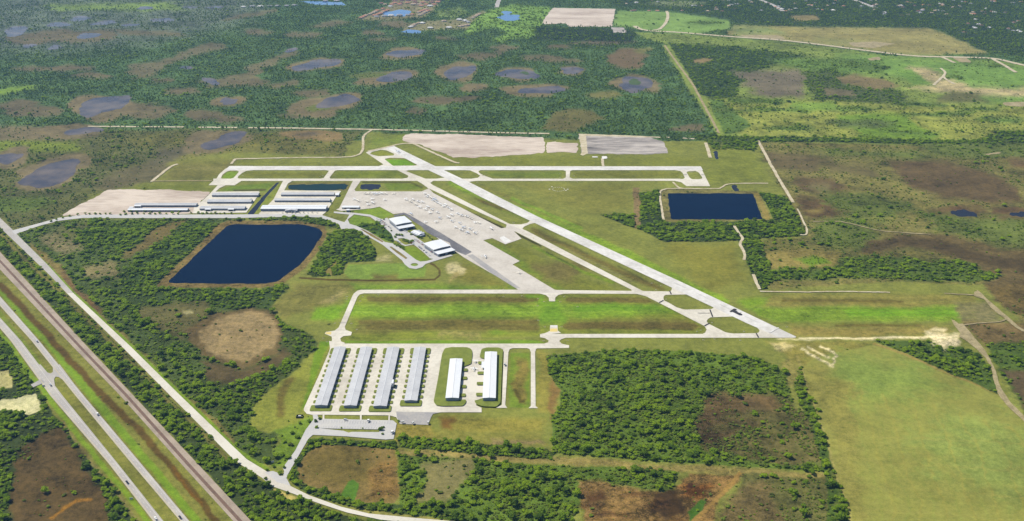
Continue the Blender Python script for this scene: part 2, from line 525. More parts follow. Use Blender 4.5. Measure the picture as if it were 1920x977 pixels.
R([(-60, 235), (60, 235), (190, 238), (180, 256), (60, 262), (-60, 262)], (110, 102, 82), 4, 12, .4, (2, 6, 25))
for e in PONDRINGS[10:14]:
    R(ell(*e), RING, 2.5, 10, .35, (0, 1, 8))
R(ell(588, 254, 58, 11), (142, 116, 90), 2.5, 8, .35, (0, 1, 8))
R(ell(575, 252, 20, 5), (112, 96, 84), 2.5, 8, .35, (0, 1, 4))

# airfield grass
NA = [(288, 342), (330, 302), (440, 285), (560, 290), (640, 293), (684, 262), (692, 247), (750, 252), (1085, 262), (1250, 276), (1318, 270), (1330, 284), (1345, 284), (1412, 284), (1470, 365), (1412, 364), (1380, 412),
      (1390, 456), (1412, 540), (1560, 546), (1700, 530), (1840, 536), (1905, 600), (1800, 612), (1800, 640), (1640, 640), (1505, 640), (1480, 668), (1470, 690), (1430, 672), (1180, 660), (1030, 664), (1024, 690), (1052, 730), (1050, 760), (1034, 842),
      (830, 836), (750, 826), (690, 828), (590, 826), (552, 850), (540, 805), (490, 806), (470, 800), (480, 760), (520, 720), (590, 652), (600, 640), (530, 602), (508, 572), (540, 534), (580, 520), (600, 490), (700, 470), (640, 420), (610, 400),
      (360, 402), (360, 380), (115, 405), (203, 357), (285, 356)]
GR = (127, 131, 71)
R(NA, GR, 3, 5, .28, (0, 0, 0))
R([(760, 292), (1260, 292), (1320, 300), (1320, 312), (430, 312), (440, 302), (700, 304)], (122, 126, 60), 6, 8, .3)
R([(285, 345), (395, 345), (360, 358), (210, 357)], (112, 118, 56), 4, 6, .3)
R([(330, 302), (440, 300), (430, 325), (400, 335), (300, 338)], (128, 118, 70), 8, 10, .3)
R([(345, 313), (436, 313), (436, 318), (345, 319)], (150, 136, 96), 4, 10, .5, None, .6)
R([(700, 256), (756, 254), (752, 268), (700, 276)], (126, 140, 66), 8, 10, .3)
# between the taxiways
R([(460, 322), (606, 322), (600, 332), (455, 332)], (116, 118, 56), 3, 6, .3)
R([(630, 322), (745, 322), (760, 332), (625, 333)], (118, 128, 52), 3, 6, .3)
R([(905, 322), (1056, 322), (1056, 333), (920, 333)], (112, 124, 54), 3, 6, .3)
R([(1075, 322), (1275, 322), (1278, 333), (1075, 333)], (116, 118, 56), 3, 6, .3)
R([(716, 299), (760, 299), (780, 310), (735, 311)], (104, 152, 40), 1.5, 2, .25)
R([(415, 334), (425, 322), (446, 322), (438, 335)], (120, 142, 50), 1.5, 2, .25)
R([(695, 288), (716, 282), (738, 290), (710, 293)], (134, 138, 60), 1.5, 2, .25)
R([(430, 350), (516, 342), (500, 360), (412, 358)], (110, 128, 54), 3, 4, .3)
R([(438, 356), (500, 354), (498, 358), (438, 359)], (84, 82, 50), 1.5, 2, .3)
R([(500, 372), (524, 344), (530, 343), (510, 374), (480, 400), (476, 400)], (124, 132, 62), 1.5, 2, .3)
R([(720, 344), (780, 344), (795, 354), (730, 357)], (102, 128, 44), 2, 3, .3)
S([(680, 342), (770, 342), (792, 352)], 2.5, (84, 84, 44), 1.5, 2, .3)
R([(540, 342), (655, 341), (654, 358), (538, 358)], (124, 118, 72), 2, 3, .3)
# east of the long diagonal runway
S([(848, 342), (905, 368), (1000, 405), (1080, 437), (1180, 480), (1300, 540), (1350, 560)], 15, (124, 156, 50), 8, 8, .35)
S([(900, 372), (1000, 402), (1040, 420), (1150, 480), (1260, 535)], 6, (112, 106, 56), 5, 8, .35)
S([(985, 395), (1080, 432), (1160, 470), (1260, 520)], 4, (106, 108, 52), 4, 8, .35, None, .6)
S([(905, 350), (1000, 392), (1090, 425)], 5, (128, 116, 66), 5, 8, .35, None, .7)
R([(950, 344), (1185, 344), (1190, 395), (1110, 400), (1000, 360)], (124, 124, 66), 8, 10, .3)
R([(1240, 456), (1380, 458), (1400, 520), (1330, 545), (1270, 500)], (128, 126, 62), 10, 10, .3)
R([(1330, 268), (1415, 284), (1445, 340), (1330, 345), (1326, 300)], (126, 132, 64), 8, 8, .3)
# between runway and parallel taxiway
S([(862, 356), (930, 388), (985, 410)], 6, (114, 126, 54), 6, 6, .3)
S([(890, 372), (940, 394)], 3, (92, 94, 46), 3, 4, .3)
S([(1000, 432), (1080, 470), (1160, 508), (1240, 543)], 9, (110, 104, 56), 7, 6, .35)
S([(1010, 436), (1100, 476)], 3, (88, 90, 48), 3, 4, .3)
S([(1160, 500), (1215, 530)], 3, (92, 92, 48), 3, 4, .3)
S([(1065, 470), (1110, 492), (1185, 528)], 3, (150, 132, 104), 2, 5, .5, None, .6)
R([(925, 452), (975, 456), (1000, 474), (1090, 520), (1170, 546), (1045, 545), (970, 498)], (118, 122, 56), 4, 6, .35)
R([(910, 452), (945, 462), (985, 490), (1020, 520), (1060, 544), (1040, 544)], (106, 134, 46), 6, 8, .35)
R([(1000, 492), (1090, 488), (1110, 505), (1075, 530), (1030, 530)], (126, 112, 70), 8, 10, .35)
S([(1000, 462), (1040, 482), (1090, 508), (1150, 530)], 5, (110, 142, 40), 4, 4, .35)
S([(1025, 472), (1075, 500)], 2, (74, 80, 34), 2, 3, .35)
S([(815, 362), (870, 392), (944, 426)], 6, (126, 128, 70), 1.5, 1, .3)
S([(813, 363), (868, 394), (942, 427)], 2.6, (66, 62, 30), 1.5, 1, .3)
S([(966, 437), (1000, 454), (1012, 460)], 3, (74, 66, 36), 1.5, 1, .3)
# the closed grass strip and its surroundings
R([(660, 553), (1180, 553), (1240, 572), (1325, 612), (1310, 625), (650, 638), (642, 632), (662, 624)], (124, 132, 58), 3, 4, .35)
R([(690, 556), (800, 555), (905, 556), (1008, 557), (1005, 567), (690, 569)], (116, 106, 62), 4, 6, .35)
R([(1070, 557), (1195, 556), (1225, 567), (1070, 569)], (120, 110, 60), 4, 6, .35)
S([(755, 562), (795, 563)], 3, (94, 84, 46), 3, 5, .3); S([(955, 563), (985, 564)], 4, (94, 84, 46), 3, 5, .3); S([(1130, 563), (1155, 564)], 3, (94, 84, 46), 3, 5, .3)
R([(652, 572), (1245, 571), (1268, 588), (1180, 594), (648, 593)], (112, 154, 44), 5, 5, .4)
S([(670, 584), (800, 585), (960, 585), (1240, 583)], 4, (140, 166, 72), 3, 8, .6, None, .6)
R([(1012, 556), (1030, 566), (1048, 560), (1056, 575), (1060, 606), (1010, 608), (1018, 580)], (102, 150, 38), 6, 6, .35)
R([(985, 553), (1020, 553), (1020, 568), (990, 567)], (104, 146, 36), 5, 4, .3)
R([(1080, 572), (1230, 572), (1240, 582), (1080, 584)], (100, 152, 36), 4, 5, .35)
R([(672, 598), (1006, 598), (1010, 610), (1008, 622), (660, 626)], (120, 110, 64), 4, 6, .4)
R([(1062, 602), (1285, 600), (1312, 616), (1062, 622)], (108, 100, 58), 4, 6, .35)
S([(675, 597), (720, 595), (760, 598), (1000, 596)], 4, (92, 108, 42), 3, 5, .35)
S([(1120, 610), (1290, 611)], 5, (86, 80, 50), 4, 6, .3)
S([(800, 609), (1005, 611)], 4, (98, 94, 46), 4, 6, .35)
R([(828, 626), (905, 622), (905, 630), (830, 634)], (160, 138, 104), 4, 10, .6, None, .7)
R(ell(932, 623, 16, 5), (108, 144, 40), 4, 5, .3)
R([(645, 639), (1008, 638), (1024, 642), (1000, 645), (648, 643)], (116, 144, 48), 2, 3, .3)
R(ell(781.5, 609.3, 5, 1.6), (40, 44, 24), 1.5, 1, .2); R(ell(617, 608, 3.5, 1.6), (44, 50, 24), 1.5, 1, .2)
R([(588, 572), (640, 574), (655, 560), (640, 596), (630, 602), (592, 600)], (112, 158, 42), 5, 5, .35)
R([(548, 535), (640, 530), (660, 540), (620, 570), (590, 575), (540, 600), (512, 575)], (132, 122, 74), 8, 10, .4)
R([(600, 565), (645, 545), (655, 548), (618, 568)], (158, 142, 106), 4, 8, .5)
R([(660, 533), (960, 534), (972, 543), (665, 543)], (114, 138, 52), 4, 6, .35)
R([(870, 490), (930, 524), (960, 540), (900, 540), (850, 520)], (124, 122, 62), 6, 8, .35)
R([(655, 496), (800, 494), (795, 520), (660, 524), (645, 512)], (126, 148, 72), 3, 4, .3)
R([(700, 514), (740, 514), (740, 522), (700, 522)], (124, 106, 64), 4, 6, .35)
R([(705, 480), (735, 476), (740, 492), (705, 492)], (166, 152, 120), 4, 8, .5)
S([(562, 521), (620, 525), (700, 526), (815, 524.5), (824, 516), (824, 506), (815, 497), (808, 494)], 3.2, (88, 66, 34), 1.5, 2, .3)
R(ell(855, 504, 19, 9), (216, 204, 168), 4, 8, .4)
R([(848, 512), (862, 510), (852, 520), (840, 530), (838, 528)], (168, 156, 110), 3, 6, .4)
# terminal lawns
R([(742, 462), (760, 462), (780, 464), (806, 486), (790, 491), (776, 487)], (114, 146, 42), 1.5, 2, .25)
R([(665, 400), (690, 408), (715, 420), (738, 450), (738, 456), (720, 452), (690, 432), (668, 424), (652, 418)], (118, 140, 58), 2, 2, .3)
R([(664, 388), (712, 389), (738, 402), (716, 411), (694, 403), (664, 398)], (122, 142, 58), 1.5, 2, .3)
S([(676, 430), (700, 442), (719, 454)], 4, (142, 112, 84), 1.5, 2, .3)
S([(731, 464), (748, 474), (763, 485)], 3, (142, 116, 84), 1.5, 2, .3)
# around the row hangars
R([(600, 640), (622, 640), (572, 766), (572, 780), (560, 790), (564, 770), (590, 690)], (106, 148, 40), 3, 3, .3)
R([(540, 720), (575, 700), (560, 760), (540, 790), (500, 800), (505, 770)], (138, 140, 72), 8, 8, .4)
S([(545, 715), (530, 745), (528, 775), (540, 800)], 12, (118, 104, 56), 10, 8, .35)
R([(955, 662), (993, 662), (993, 764), (955, 764)], (118, 138, 56), 3, 3, .3)
R([(962, 672), (986, 672), (986, 758), (970, 752)], (140, 122, 70), 5, 6, .4)
S([(968, 730), (974, 752), (982, 750)], 6, (100, 86, 44), 4, 5, .3)
R([(1010, 655), (1035, 660), (1030, 700), (1052, 735), (1048, 770), (1010, 770)], (140, 134, 72), 5, 6, .35)
R([(1035, 700), (1052, 730), (1050, 760), (1036, 790), (1032, 740)], (138, 108, 70), 4, 5, .35)
R([(824, 780), (1025, 782), (1020, 808), (828, 808)], (146, 132, 72), 6, 6, .4)
R([(824, 784), (850, 782), (840, 806), (826, 806)], (124, 92, 52), 5, 5, .3)
R([(800, 808), (1020, 810), (1026, 838), (830, 834), (800, 826)], (128, 126, 68), 4, 6, .35)
R([(930, 820), (1020, 824), (1020, 834), (930, 832)], (150, 128, 98), 4, 8, .5)
R([(745, 795), (805, 800), (810, 826), (745, 824)], (142, 132, 72), 3, 5, .4)
R([(845, 655), (880, 655), (888, 664), (888, 755), (870, 764), (824, 760), (822, 750)], (116, 138, 46), 2, 2, .3)
R([(500, 800), (575, 780), (588, 790), (552, 850), (540, 870), (510, 880), (500, 860), (530, 830)], (112, 134, 54), 4, 6, .4, (12, 0, 40))

# east end of the airfield and the closed strip beyond the runway
R([(1430, 553), (1700, 552), (1830, 556), (1830, 575), (1440, 575)], (134, 128, 74), 4, 6, .35)
R([(1470, 560), (1690, 561), (1690, 568), (1470, 567)], (110, 100, 56), 3, 5, .3)
R([(1400, 560), (1440, 556), (1440, 572), (1400, 580), (1385, 566)], (112, 150, 44), 6, 6, .3)
R([(1400, 578), (1600, 576), (1795, 576), (1808, 596), (1800, 602), (1600, 602), (1450, 604)], (116, 156, 48), 4, 6, .4)
R([(1580, 580), (1790, 580), (1800, 592), (1590, 594)], (108, 162, 38), 3, 5, .3)
R([(1570, 607), (1730, 608), (1728, 613), (1570, 613)], (104, 110, 46), 3, 5, .3)
R([(1480, 612), (1780, 614), (1780, 630), (1500, 630)], (138, 128, 76), 5, 8, .4)
R([(1785, 572), (1860, 570), (1880, 600), (1800, 610)], (128, 116, 90), 6, 10, .4)
R([(1440, 640), (1640, 640), (1580, 690), (1505, 690), (1480, 668)], (138, 132, 74), 4, 8, .4, (0, 0, 2))
# eastern marsh
R([(1421, 266), (2300, 284), (2300, 700), (1910, 605), (1842, 535), (1700, 528), (1440, 542), (1395, 456), (1512, 445), (1470, 360)], (112, 108, 68), 2, 6, .6, (3, 0, 70))
for p, c in (([(1670, 305), (1740, 298), (1850, 322), (1902, 350), (1912, 375), (1850, 382), (1760, 372), (1700, 345)], (104, 84, 64)),
             ([(1430, 284), (1520, 290), (1570, 300), (1510, 322), (1450, 318)], (108, 92, 70)), ([(1500, 334), (1560, 334), (1602, 350), (1560, 367), (1510, 357)], (108, 88, 68)),
             ([(1488, 368), (1550, 375), (1572, 400), (1520, 412), (1500, 402)], (104, 82, 62)), ([(1745, 395), (1800, 384), (1850, 396), (1870, 412), (1800, 416)], (106, 80, 62)),
             ([(1860, 390), (2200, 380), (2200, 425), (1880, 418)], (104, 80, 62)), ([(1850, 285), (2200, 290), (2200, 320), (1900, 312)], (118, 92, 72)), ([(1540, 300), (1640, 318), (1660, 335), (1560, 322)], (112, 98, 72))):
    R(p, c, 6, 16, .4, (0, 0, 10))
R(ell(1540, 352, 22, 8), (128, 112, 86), 5, 8, .3); R(ell(1525, 396, 18, 4), (142, 120, 78), 4, 8, .3)
R([(1590, 456), (1680, 440), (1760, 438), (1850, 460), (2200, 500), (2200, 640), (1915, 600), (1845, 536), (1866, 515), (1800, 488), (1700, 462), (1610, 476)], (106, 88, 64), 4, 10, .5, (1, 0, 26))
R([(1600, 462), (1690, 444), (1760, 452), (1880, 480), (1990, 505), (1990, 522), (1870, 500), (1760, 470), (1680, 458)], (86, 70, 52), 6, 12, .4, (0, 0, 8))
R([(1850, 540), (2100, 530), (2100, 640), (1915, 600)], (112, 92, 62), 4, 8, .5, (0, 0, 24))
for p, v in (([(1520, 420), (1600, 398), (1645, 430), (1600, 470), (1540, 460)], (25, 0, 110)), ([(1720, 396), (1900, 408), (2100, 420), (2100, 482), (1860, 458), (1760, 430)], (10, 0, 120)), ([(1540, 355), (1700, 378), (1720, 395), (1660, 420), (1560, 395)], (8, 0, 90)),
             ([(1520, 280), (1680, 282), (1800, 290), (1700, 298), (1560, 294)], (4, 0, 70)), ([(1700, 265), (2100, 272), (2100, 300), (1780, 296)], (10, 0, 90))):
    R(p, (96, 106, 58), 8, 18, .5, v)
R([(1560, 498), (1575, 478), (1700, 482), (1800, 490), (1870, 518), (1842, 528), (1700, 526), (1580, 524), (1450, 524), (1450, 505)], (82, 98, 48), 4, 10, .45, (75, 0, 90))
R([(1434, 474), (1480, 468), (1565, 474), (1572, 492), (1545, 502), (1450, 504)], (150, 130, 84), 5, 8, .4, (1, 0, 16))
R([(1488, 486), (1530, 480), (1558, 490), (1520, 499)], (100, 138, 38), 3, 6, .3, (2, 0, 60))
R([(1440, 448), (1512, 448), (1530, 465), (1440, 468)], (112, 110, 66), 4, 8, .45, (20, 0, 60))
# woods round the square lake
R([(1197, 362), (1240, 358), (1244, 412), (1262, 416), (1435, 414), (1452, 412), (1425, 361), (1474, 367), (1514, 442), (1424, 447), (1454, 522), (1424, 545), (1410, 520), (1396, 470), (1384, 452), (1245, 454), (1200, 431), (1180, 425), (1124, 402), (1188, 404)], (58, 78, 40), 2, 4, .4, (190, 0, 60))
R([(1187, 352), (1200, 352), (1201, 426), (1190, 430)], (136, 112, 88), 1.5, 3, .5, (0, 0, 12))
R([(1236, 356), (1260, 353), (1422, 359), (1448, 413), (1262, 415.5), (1245, 414)], (124, 112, 76), 1.5, 3, .55, (0, 0, 14))
R([(1412, 361), (1422, 361), (1446, 412), (1434, 412)], (142, 122, 76), 1.5, 2, .4, (0, 0, 0))

# block between the pale road, the airport road and the lake
R([(24, 441), (80, 425), (112, 415), (160, 410), (470, 410), (418, 420), (300, 538), (480, 541), (540, 535), (511, 572), (530, 602), (598, 642), (590, 652), (520, 720), (480, 760), (470, 800), (520, 812), (520, 870), (480, 872), (430, 830), (340, 742), (250, 652), (138, 550)], (80, 94, 54), 2, 6, .5, (70, 0, 90))
R([(75, 444), (130, 428), (150, 470), (110, 482)], (126, 118, 92), 8, 12, .45, (6, 0, 60))
R([(155, 500), (210, 488), (218, 515), (165, 522)], (130, 122, 92), 6, 10, .5, (6, 0, 50))
R([(100, 425), (170, 412), (180, 440), (120, 450)], (94, 96, 62), 8, 12, .45, (30, 0, 80))
R([(175, 418), (330, 413), (318, 440), (262, 467), (165, 462), (150, 440)], (66, 92, 38), 5, 10, .4, (170, 0, 60))
R([(302, 418), (346, 411), (330, 436), (290, 462), (220, 492), (246, 468)], (118, 100, 68), 4, 8, .4, (2, 0, 30))
R([(345, 411), (412, 412), (300, 532), (230, 545), (240, 500), (300, 455)], (58, 82, 38), 3, 8, .4, (150, 0, 60))
R([(195, 545), (300, 541), (480, 542), (536, 536), (512, 572), (522, 600), (390, 570), (350, 600), (300, 650), (260, 600)], (62, 84, 40), 4, 8, .4, (150, 0, 60))
R([(60, 455), (150, 540), (240, 640), (330, 722), (420, 800), (450, 838), (430, 838), (330, 748), (236, 658), (140, 562), (62, 474)], (134, 114, 78), 4, 6, .45, (2, 0, 30))
R([(110, 500), (150, 542), (185, 580), (175, 590), (130, 550)], (120, 92, 70), 4, 5, .35, (0, 0, 12))
R([(255, 578), (330, 568), (392, 566), (385, 600), (350, 640), (300, 622)], (108, 98, 68), 5, 10, .4, (6, 0, 60))
R([(345, 584), (360, 581), (362, 586), (348, 590)], (172, 164, 128), 3, 6, .3)
R([(345, 628), (380, 592), (400, 582), (470, 574), (520, 588), (530, 610), (590, 655), (540, 700), (500, 730), (440, 790), (392, 760), (400, 690), (360, 650)], (70, 88, 44), 4, 8, .4, (120, 0, 60))
R([(348, 622), (376, 596), (400, 584), (470, 576), (522, 588), (528, 620), (515, 665), (460, 690), (400, 676), (360, 645)], (112, 92, 68), 4, 8, .4, (1, 0, 14))
R([(380, 618), (402, 594), (468, 582), (512, 592), (521, 622), (508, 656), (460, 676), (408, 666), (382, 644)], (160, 133, 108), 4, 8, .45, (0, 0, 12))
R([(385, 678), (455, 692), (505, 674), (528, 650), (545, 662), (510, 690), (440, 722), (398, 712)], (96, 80, 60), 4, 8, .4, (2, 0, 20))
R([(470, 800), (480, 760), (522, 720), (592, 656), (622, 648), (572, 766), (578, 780), (540, 800), (510, 812)], (134, 138, 68), 3, 5, .35, (0, 0, 0))
S([(545, 712), (532, 742), (530, 775)], 14, (120, 104, 58), 12, 8, .35)
R([(590, 652), (615, 648), (572, 760), (564, 770), (580, 715)], (108, 146, 42), 4, 4, .3)
S([(26, 440), (88, 498), (142, 553), (252, 655), (342, 741), (440, 838), (500, 880)], 7, (112, 148, 46), 2, 2, .3, (0, 0, 0))
# the big lake's bank
R([(411, 421), (429, 413), (568, 414), (609, 424), (615, 438), (600, 467), (570, 504), (546, 521), (524, 536), (480, 539.5), (296, 539), (296, 532)], (128, 106, 74), 2, 3, .6, (0, 0, 14))
R([(462, 404), (560, 405), (604, 409), (640, 424), (636, 430), (606, 424), (560, 414), (470, 413)], (74, 96, 46), 2, 3, .4, (180, 0, 40))
R([(578, 512), (592, 486), (606, 458), (618, 442), (640, 430), (664, 428), (688, 448), (706, 474), (704, 490), (652, 492), (640, 516), (585, 520)], (54, 74, 36), 2, 4, .4, (210, 0, 40))
R([(700, 420), (716, 420), (740, 440), (738, 456), (722, 450), (706, 440), (686, 430), (668, 424), (680, 418)], (66, 96, 38), 2, 3, .4, (90, 0, 40))
R([(608, 512), (640, 480), (622, 510), (622, 518)], (132, 116, 74), 2, 3, .4, (0, 0, 5))

# highway corridor
R([(-200, 330), (0, 470), (12, 486), (143, 652), (223, 740), (341, 872), (440, 985), (470, 1300), (180, 1300), (204, 900), (110, 790), (60, 715), (30, 652), (-60, 560)], (122, 122, 66), 3, 4, .35, (0, 0, 3))
S([(-20, 512), (0, 540), (66, 618), (90, 640), (172, 740), (282, 872), (372, 980), (400, 1020)], 15, (108, 146, 44), 5, 3, .3, (0, 0, 0))
S([(0, 535), (40, 575), (105, 648), (152, 695), (200, 748), (262, 806), (332, 888), (382, 945), (425, 1010)], 13, (98, 76, 42), 5, 5, .35, (0, 0, 6))
S([(325, 875), (350, 915), (378, 945)], 6, (112, 80, 38), 4, 4, .5, (0, 0, 2))
S([(-30, 552), (50, 652), (98, 712)], 10, (118, 130, 58), 3, 3, .3, (0, 0, 0))
S([(110, 728), (165, 800), (235, 885), (320, 990)], 12, (120, 122, 62), 3, 3, .35, (0, 0, 0))
S([(-20, 600), (30, 665), (64, 710), (110, 770), (200, 880), (288, 990)], 10, (112, 148, 44), 3, 3, .3, (0, 0, 0))
S([(115, 790), (170, 862), (220, 925), (275, 1000)], 4, (136, 120, 84), 2, 3, .4, (0, 0, 0))
# belt of trees between the railway and the pale road
R([(-60, 400), (0, 424), (9, 440), (50, 480), (125, 553), (230, 656), (314, 742), (360, 788), (440, 866), (505, 915), (555, 933), (650, 967), (725, 985), (740, 1300), (530, 1300), (482, 990), (374, 872), (250, 740), (168, 652), (0, 468)], (60, 78, 40), 2, 3, .45, (170, 0, 60))
S([(2, 440), (45, 484), (122, 556), (226, 660), (312, 748), (358, 792), (436, 868)], 7, (112, 108, 64), 3, 3, .45, (4, 0, 40))
R([(505, 916), (530, 925), (560, 935), (545, 940), (520, 930)], (190, 166, 112), 2, 3, .4, (0, 0, 0))
# south-west corner
R([(-120, 560), (-20, 604), (24, 662), (60, 712), (100, 776), (196, 900), (270, 1000), (260, 1300), (-120, 1300)], (58, 76, 40), 3, 4, .45, (170, 0, 60))
R([(70, 812), (112, 796), (184, 905), (196, 960), (186, 1300), (70, 1300), (20, 960), (24, 880)], (96, 76, 54), 5, 7, .45, (1, 0, 16))
S([(94, 970), (116, 950), (140, 938), (166, 936)], 5, (150, 104, 46), 4, 5, .6, (0, 0, 0), .8)
R([(-60, 700), (16, 695), (26, 712), (22, 728), (-60, 735)], (176, 170, 128), 2, 4, .4, (2, 0, 5))
R([(22, 748), (52, 738), (64, 736), (80, 768), (52, 778), (20, 768), (-60, 772), (-60, 752)], (206, 190, 166), 2, 4, .4, (1, 0, 2))

# woods, lots and marsh along the bottom
R([(1026, 666), (1120, 658), (1300, 658), (1425, 672), (1475, 700), (1490, 770), (1530, 800), (1562, 884), (1300, 870), (1036, 850), (1035, 780), (1053, 760), (1051, 730), (1028, 700)], (86, 116, 44), 2, 3, .5, (120, 0, 330))
R([(1322, 738), (1400, 734), (1480, 745), (1532, 800), (1552, 872), (1480, 868), (1310, 852), (1305, 800)], (96, 91, 60), 5, 8, .6, (16, 0, 330))
R([(1325, 745), (1440, 738), (1470, 760), (1400, 800), (1345, 830), (1312, 838), (1310, 800)], (102, 82, 62), 8, 9, .6, (3, 0, 90))
R([(748, 840), (900, 850), (1050, 858), (1250, 871), (1562, 886), (1562, 898), (1380, 890), (1250, 882), (1050, 872), (900, 862), (748, 852)], (150, 130, 88), 3, 5, .5, (6, 0, 40))
R([(750, 820), (850, 826), (1010, 842), (1042, 850), (1032, 862), (900, 852), (750, 838)], (64, 84, 40), 2, 4, .4, (190, 0, 60))
R([(748, 852), (900, 864), (1050, 874), (1250, 882), (1275, 884), (1258, 922), (1130, 904), (1085, 902), (1098, 942), (1062, 985), (1040, 1300), (740, 1300), (690, 960), (690, 940), (752, 946)], (90, 110, 48), 2, 4, .5, (95, 0, 260))
R([(785, 862), (895, 862), (882, 900), (842, 942), (790, 942), (800, 890)], (124, 112, 82), 6, 8, .45, (6, 0, 80))
R([(570, 850), (602, 830), (742, 838), (751, 930), (742, 944), (690, 944), (560, 906), (553, 880)], (136, 112, 76), 2, 4, .4, (0, 0, 8))
R([(572, 856), (640, 838), (690, 850), (700, 900), (640, 905), (566, 895)], (126, 106, 66), 8, 6, .35)
R([(690, 880), (746, 860), (750, 930), (700, 938)], (137, 106, 70), 8, 6, .6)
R([(640, 930), (652, 902), (662, 898), (674, 906), (668, 944), (645, 946)], (84, 128, 44), 2, 3, .3, (0, 0, 0))
R([(585, 822), (745, 830), (745, 842), (604, 834), (572, 852), (556, 880), (560, 906), (690, 946), (752, 946), (800, 962), (800, 974), (690, 957), (646, 946), (572, 924), (548, 908), (540, 890), (560, 856)], (64, 88, 42), 1.5, 2, .4, (210, 0, 40))
R([(690, 956), (850, 976), (1000, 985), (980, 1010), (800, 985), (660, 960), (640, 950)], (152, 140, 88), 2, 3, .4, (2, 0, 14))
R([(720, 985), (800, 990), (900, 1000), (900, 1300), (700, 1300)], (64, 88, 42), 2, 3, .4, (150, 0, 40))
R([(1085, 900), (1130, 904), (1258, 926), (1290, 888), (1392, 890), (1345, 940), (1290, 1300), (1040, 1300), (1098, 944)], (136, 106, 74), 3, 5, .85, (0, 0, 14))
R([(1222, 925), (1262, 914), (1292, 960), (1250, 976), (1215, 962)], (78, 58, 40), 5, 6, .35, (0, 0, 6))
R([(1100, 925), (1135, 918), (1150, 930), (1115, 940)], (88, 62, 44), 5, 6, .35)
R([(1280, 906), (1332, 908), (1320, 930), (1284, 932)], (142, 92, 52), 8, 9, .8)
R(ell(1295, 910, 9, 5), (80, 52, 40), 3, 4, .3)
R([(1290, 960), (1315, 935), (1325, 940), (1310, 965), (1290, 980)], (70, 110, 38), 3, 4, .3, (40, 0, 40))
R([(1392, 886), (1562, 896), (1592, 1300), (1280, 1300)], (96, 96, 60), 3, 6, .6, (14, 0, 320))
R([(1400, 905), (1440, 905), (1470, 960), (1490, 1000), (1330, 1000), (1360, 940)], (114, 96, 70), 8, 8, .6, (0, 0, 110))
for q in ((1470, 205, 60, 4), (1600, 205, 50, 4), (1760, 215, 60, 5), (1880, 225, 40, 5), (1700, 250, 50, 3), (1480, 240, 50, 4), (1840, 205, 50, 4), (1560, 118, 50, 5), (1640, 128, 30, 6), (1420, 190, 60, 5), (1720, 196, 50, 5), (1790, 145, 18, 4), (1590, 123, 14, 4), (1870, 124, 20, 4), (1345, 60, 14, 4), (1320, 42, 30, 3)):
    R(ell(*q), (94, 116, 58), 4, 16, .5, (26, 0, 90))
S([(1385, 888), (1345, 935), (1300, 975), (1270, 1020)], 8, (160, 124, 80), 3, 4, .4, (0, 0, 4))
R([(1540, 800), (1560, 870), (1590, 960), (1608, 1300), (1560, 1300), (1548, 900), (1520, 800)], (70, 96, 40), 3, 4, .4, (150, 0, 60))
R([(1488, 688), (1506, 690), (1522, 745), (1545, 805), (1520, 800), (1492, 730)], (80, 104, 44), 2, 4, .4, (110, 0, 80))
R([(1465, 680), (1484, 670), (1500, 690), (1490, 725), (1478, 722)], (150, 136, 88), 3, 5, .45, (0, 0, 10))
# big mown field in the south-east
R([(1505, 692), (1525, 672), (1640, 646), (1700, 668), (1800, 712), (1880, 745), (2100, 900), (2200, 1300), (1612, 1300), (1590, 960), (1562, 870), (1525, 750)], (143, 144, 82), 3, 4, .2, (0, 0, 0))
R([(1560, 690), (1650, 660), (1740, 690), (1780, 730), (1700, 760), (1600, 750)], (132, 148, 80), 26, 30, .28)
R([(1505, 692), (1545, 684), (1590, 720), (1600, 860), (1660, 1300), (1612, 1300), (1562, 870)], (136, 133, 77), 14, 12, .35)
R([(1700, 800), (1900, 780), (2000, 900), (1880, 930)], (134, 146, 84), 30, 40, .28)
for k in range(16):
    x0 = 1585 + k * 24
    S([(x0, 720 + k * 6), (x0 + 40, 860), (x0 + 90, 1040)], 3, (160, 150, 82) if k % 2 else (132, 144, 78), 5, 8, .3, None, .45)
for k in range(9):
    y0 = 790 + k * 24
    S([(1580 + k * 6, y0), (1800, y0 + 12), (2050, y0 + 30)], 2.5, (156, 150, 90) if k % 2 else (134, 142, 76), 4, 10, .3, None, .4)
S([(1640, 644), (1700, 666), (1800, 709), (1880, 742)], 4, (164, 140, 92), 2, 2, .3, (0, 0, 0))
# woods and tracks east of the field
R([(1638, 638), (1760, 640), (1835, 662), (1866, 700), (1878, 742), (1800, 708), (1700, 664)], (80, 98, 48), 2, 4, .45, (100, 0, 110))
R([(1795, 600), (1910, 606), (2200, 650), (2200, 690), (1850, 650)], (122, 100, 74), 4, 6, .45, (1, 0, 30))
R([(1850, 645), (1990, 640), (2200, 680), (2200, 900), (1925, 780), (1890, 720)], (78, 96, 46), 3, 5, .45, (80, 0, 100))
R([(1884, 692), (1990, 690), (2100, 780), (1990, 800), (1915, 765)], (102, 84, 68), 5, 7, .4, (0, 0, 14))
R([(1740, 626), (1790, 624), (1800, 640), (1770, 652), (1750, 640)], (214, 202, 180), 5, 8, .6, (0, 0, 0))
R([(1755, 616), (1775, 617), (1772, 622), (1752, 621)], (208, 196, 170), 3, 5, .5)
R([(1450, 642), (1480, 640), (1500, 650), (1480, 660), (1455, 655)], (196, 184, 150), 6, 10, .7, (0, 0, 0), .7)

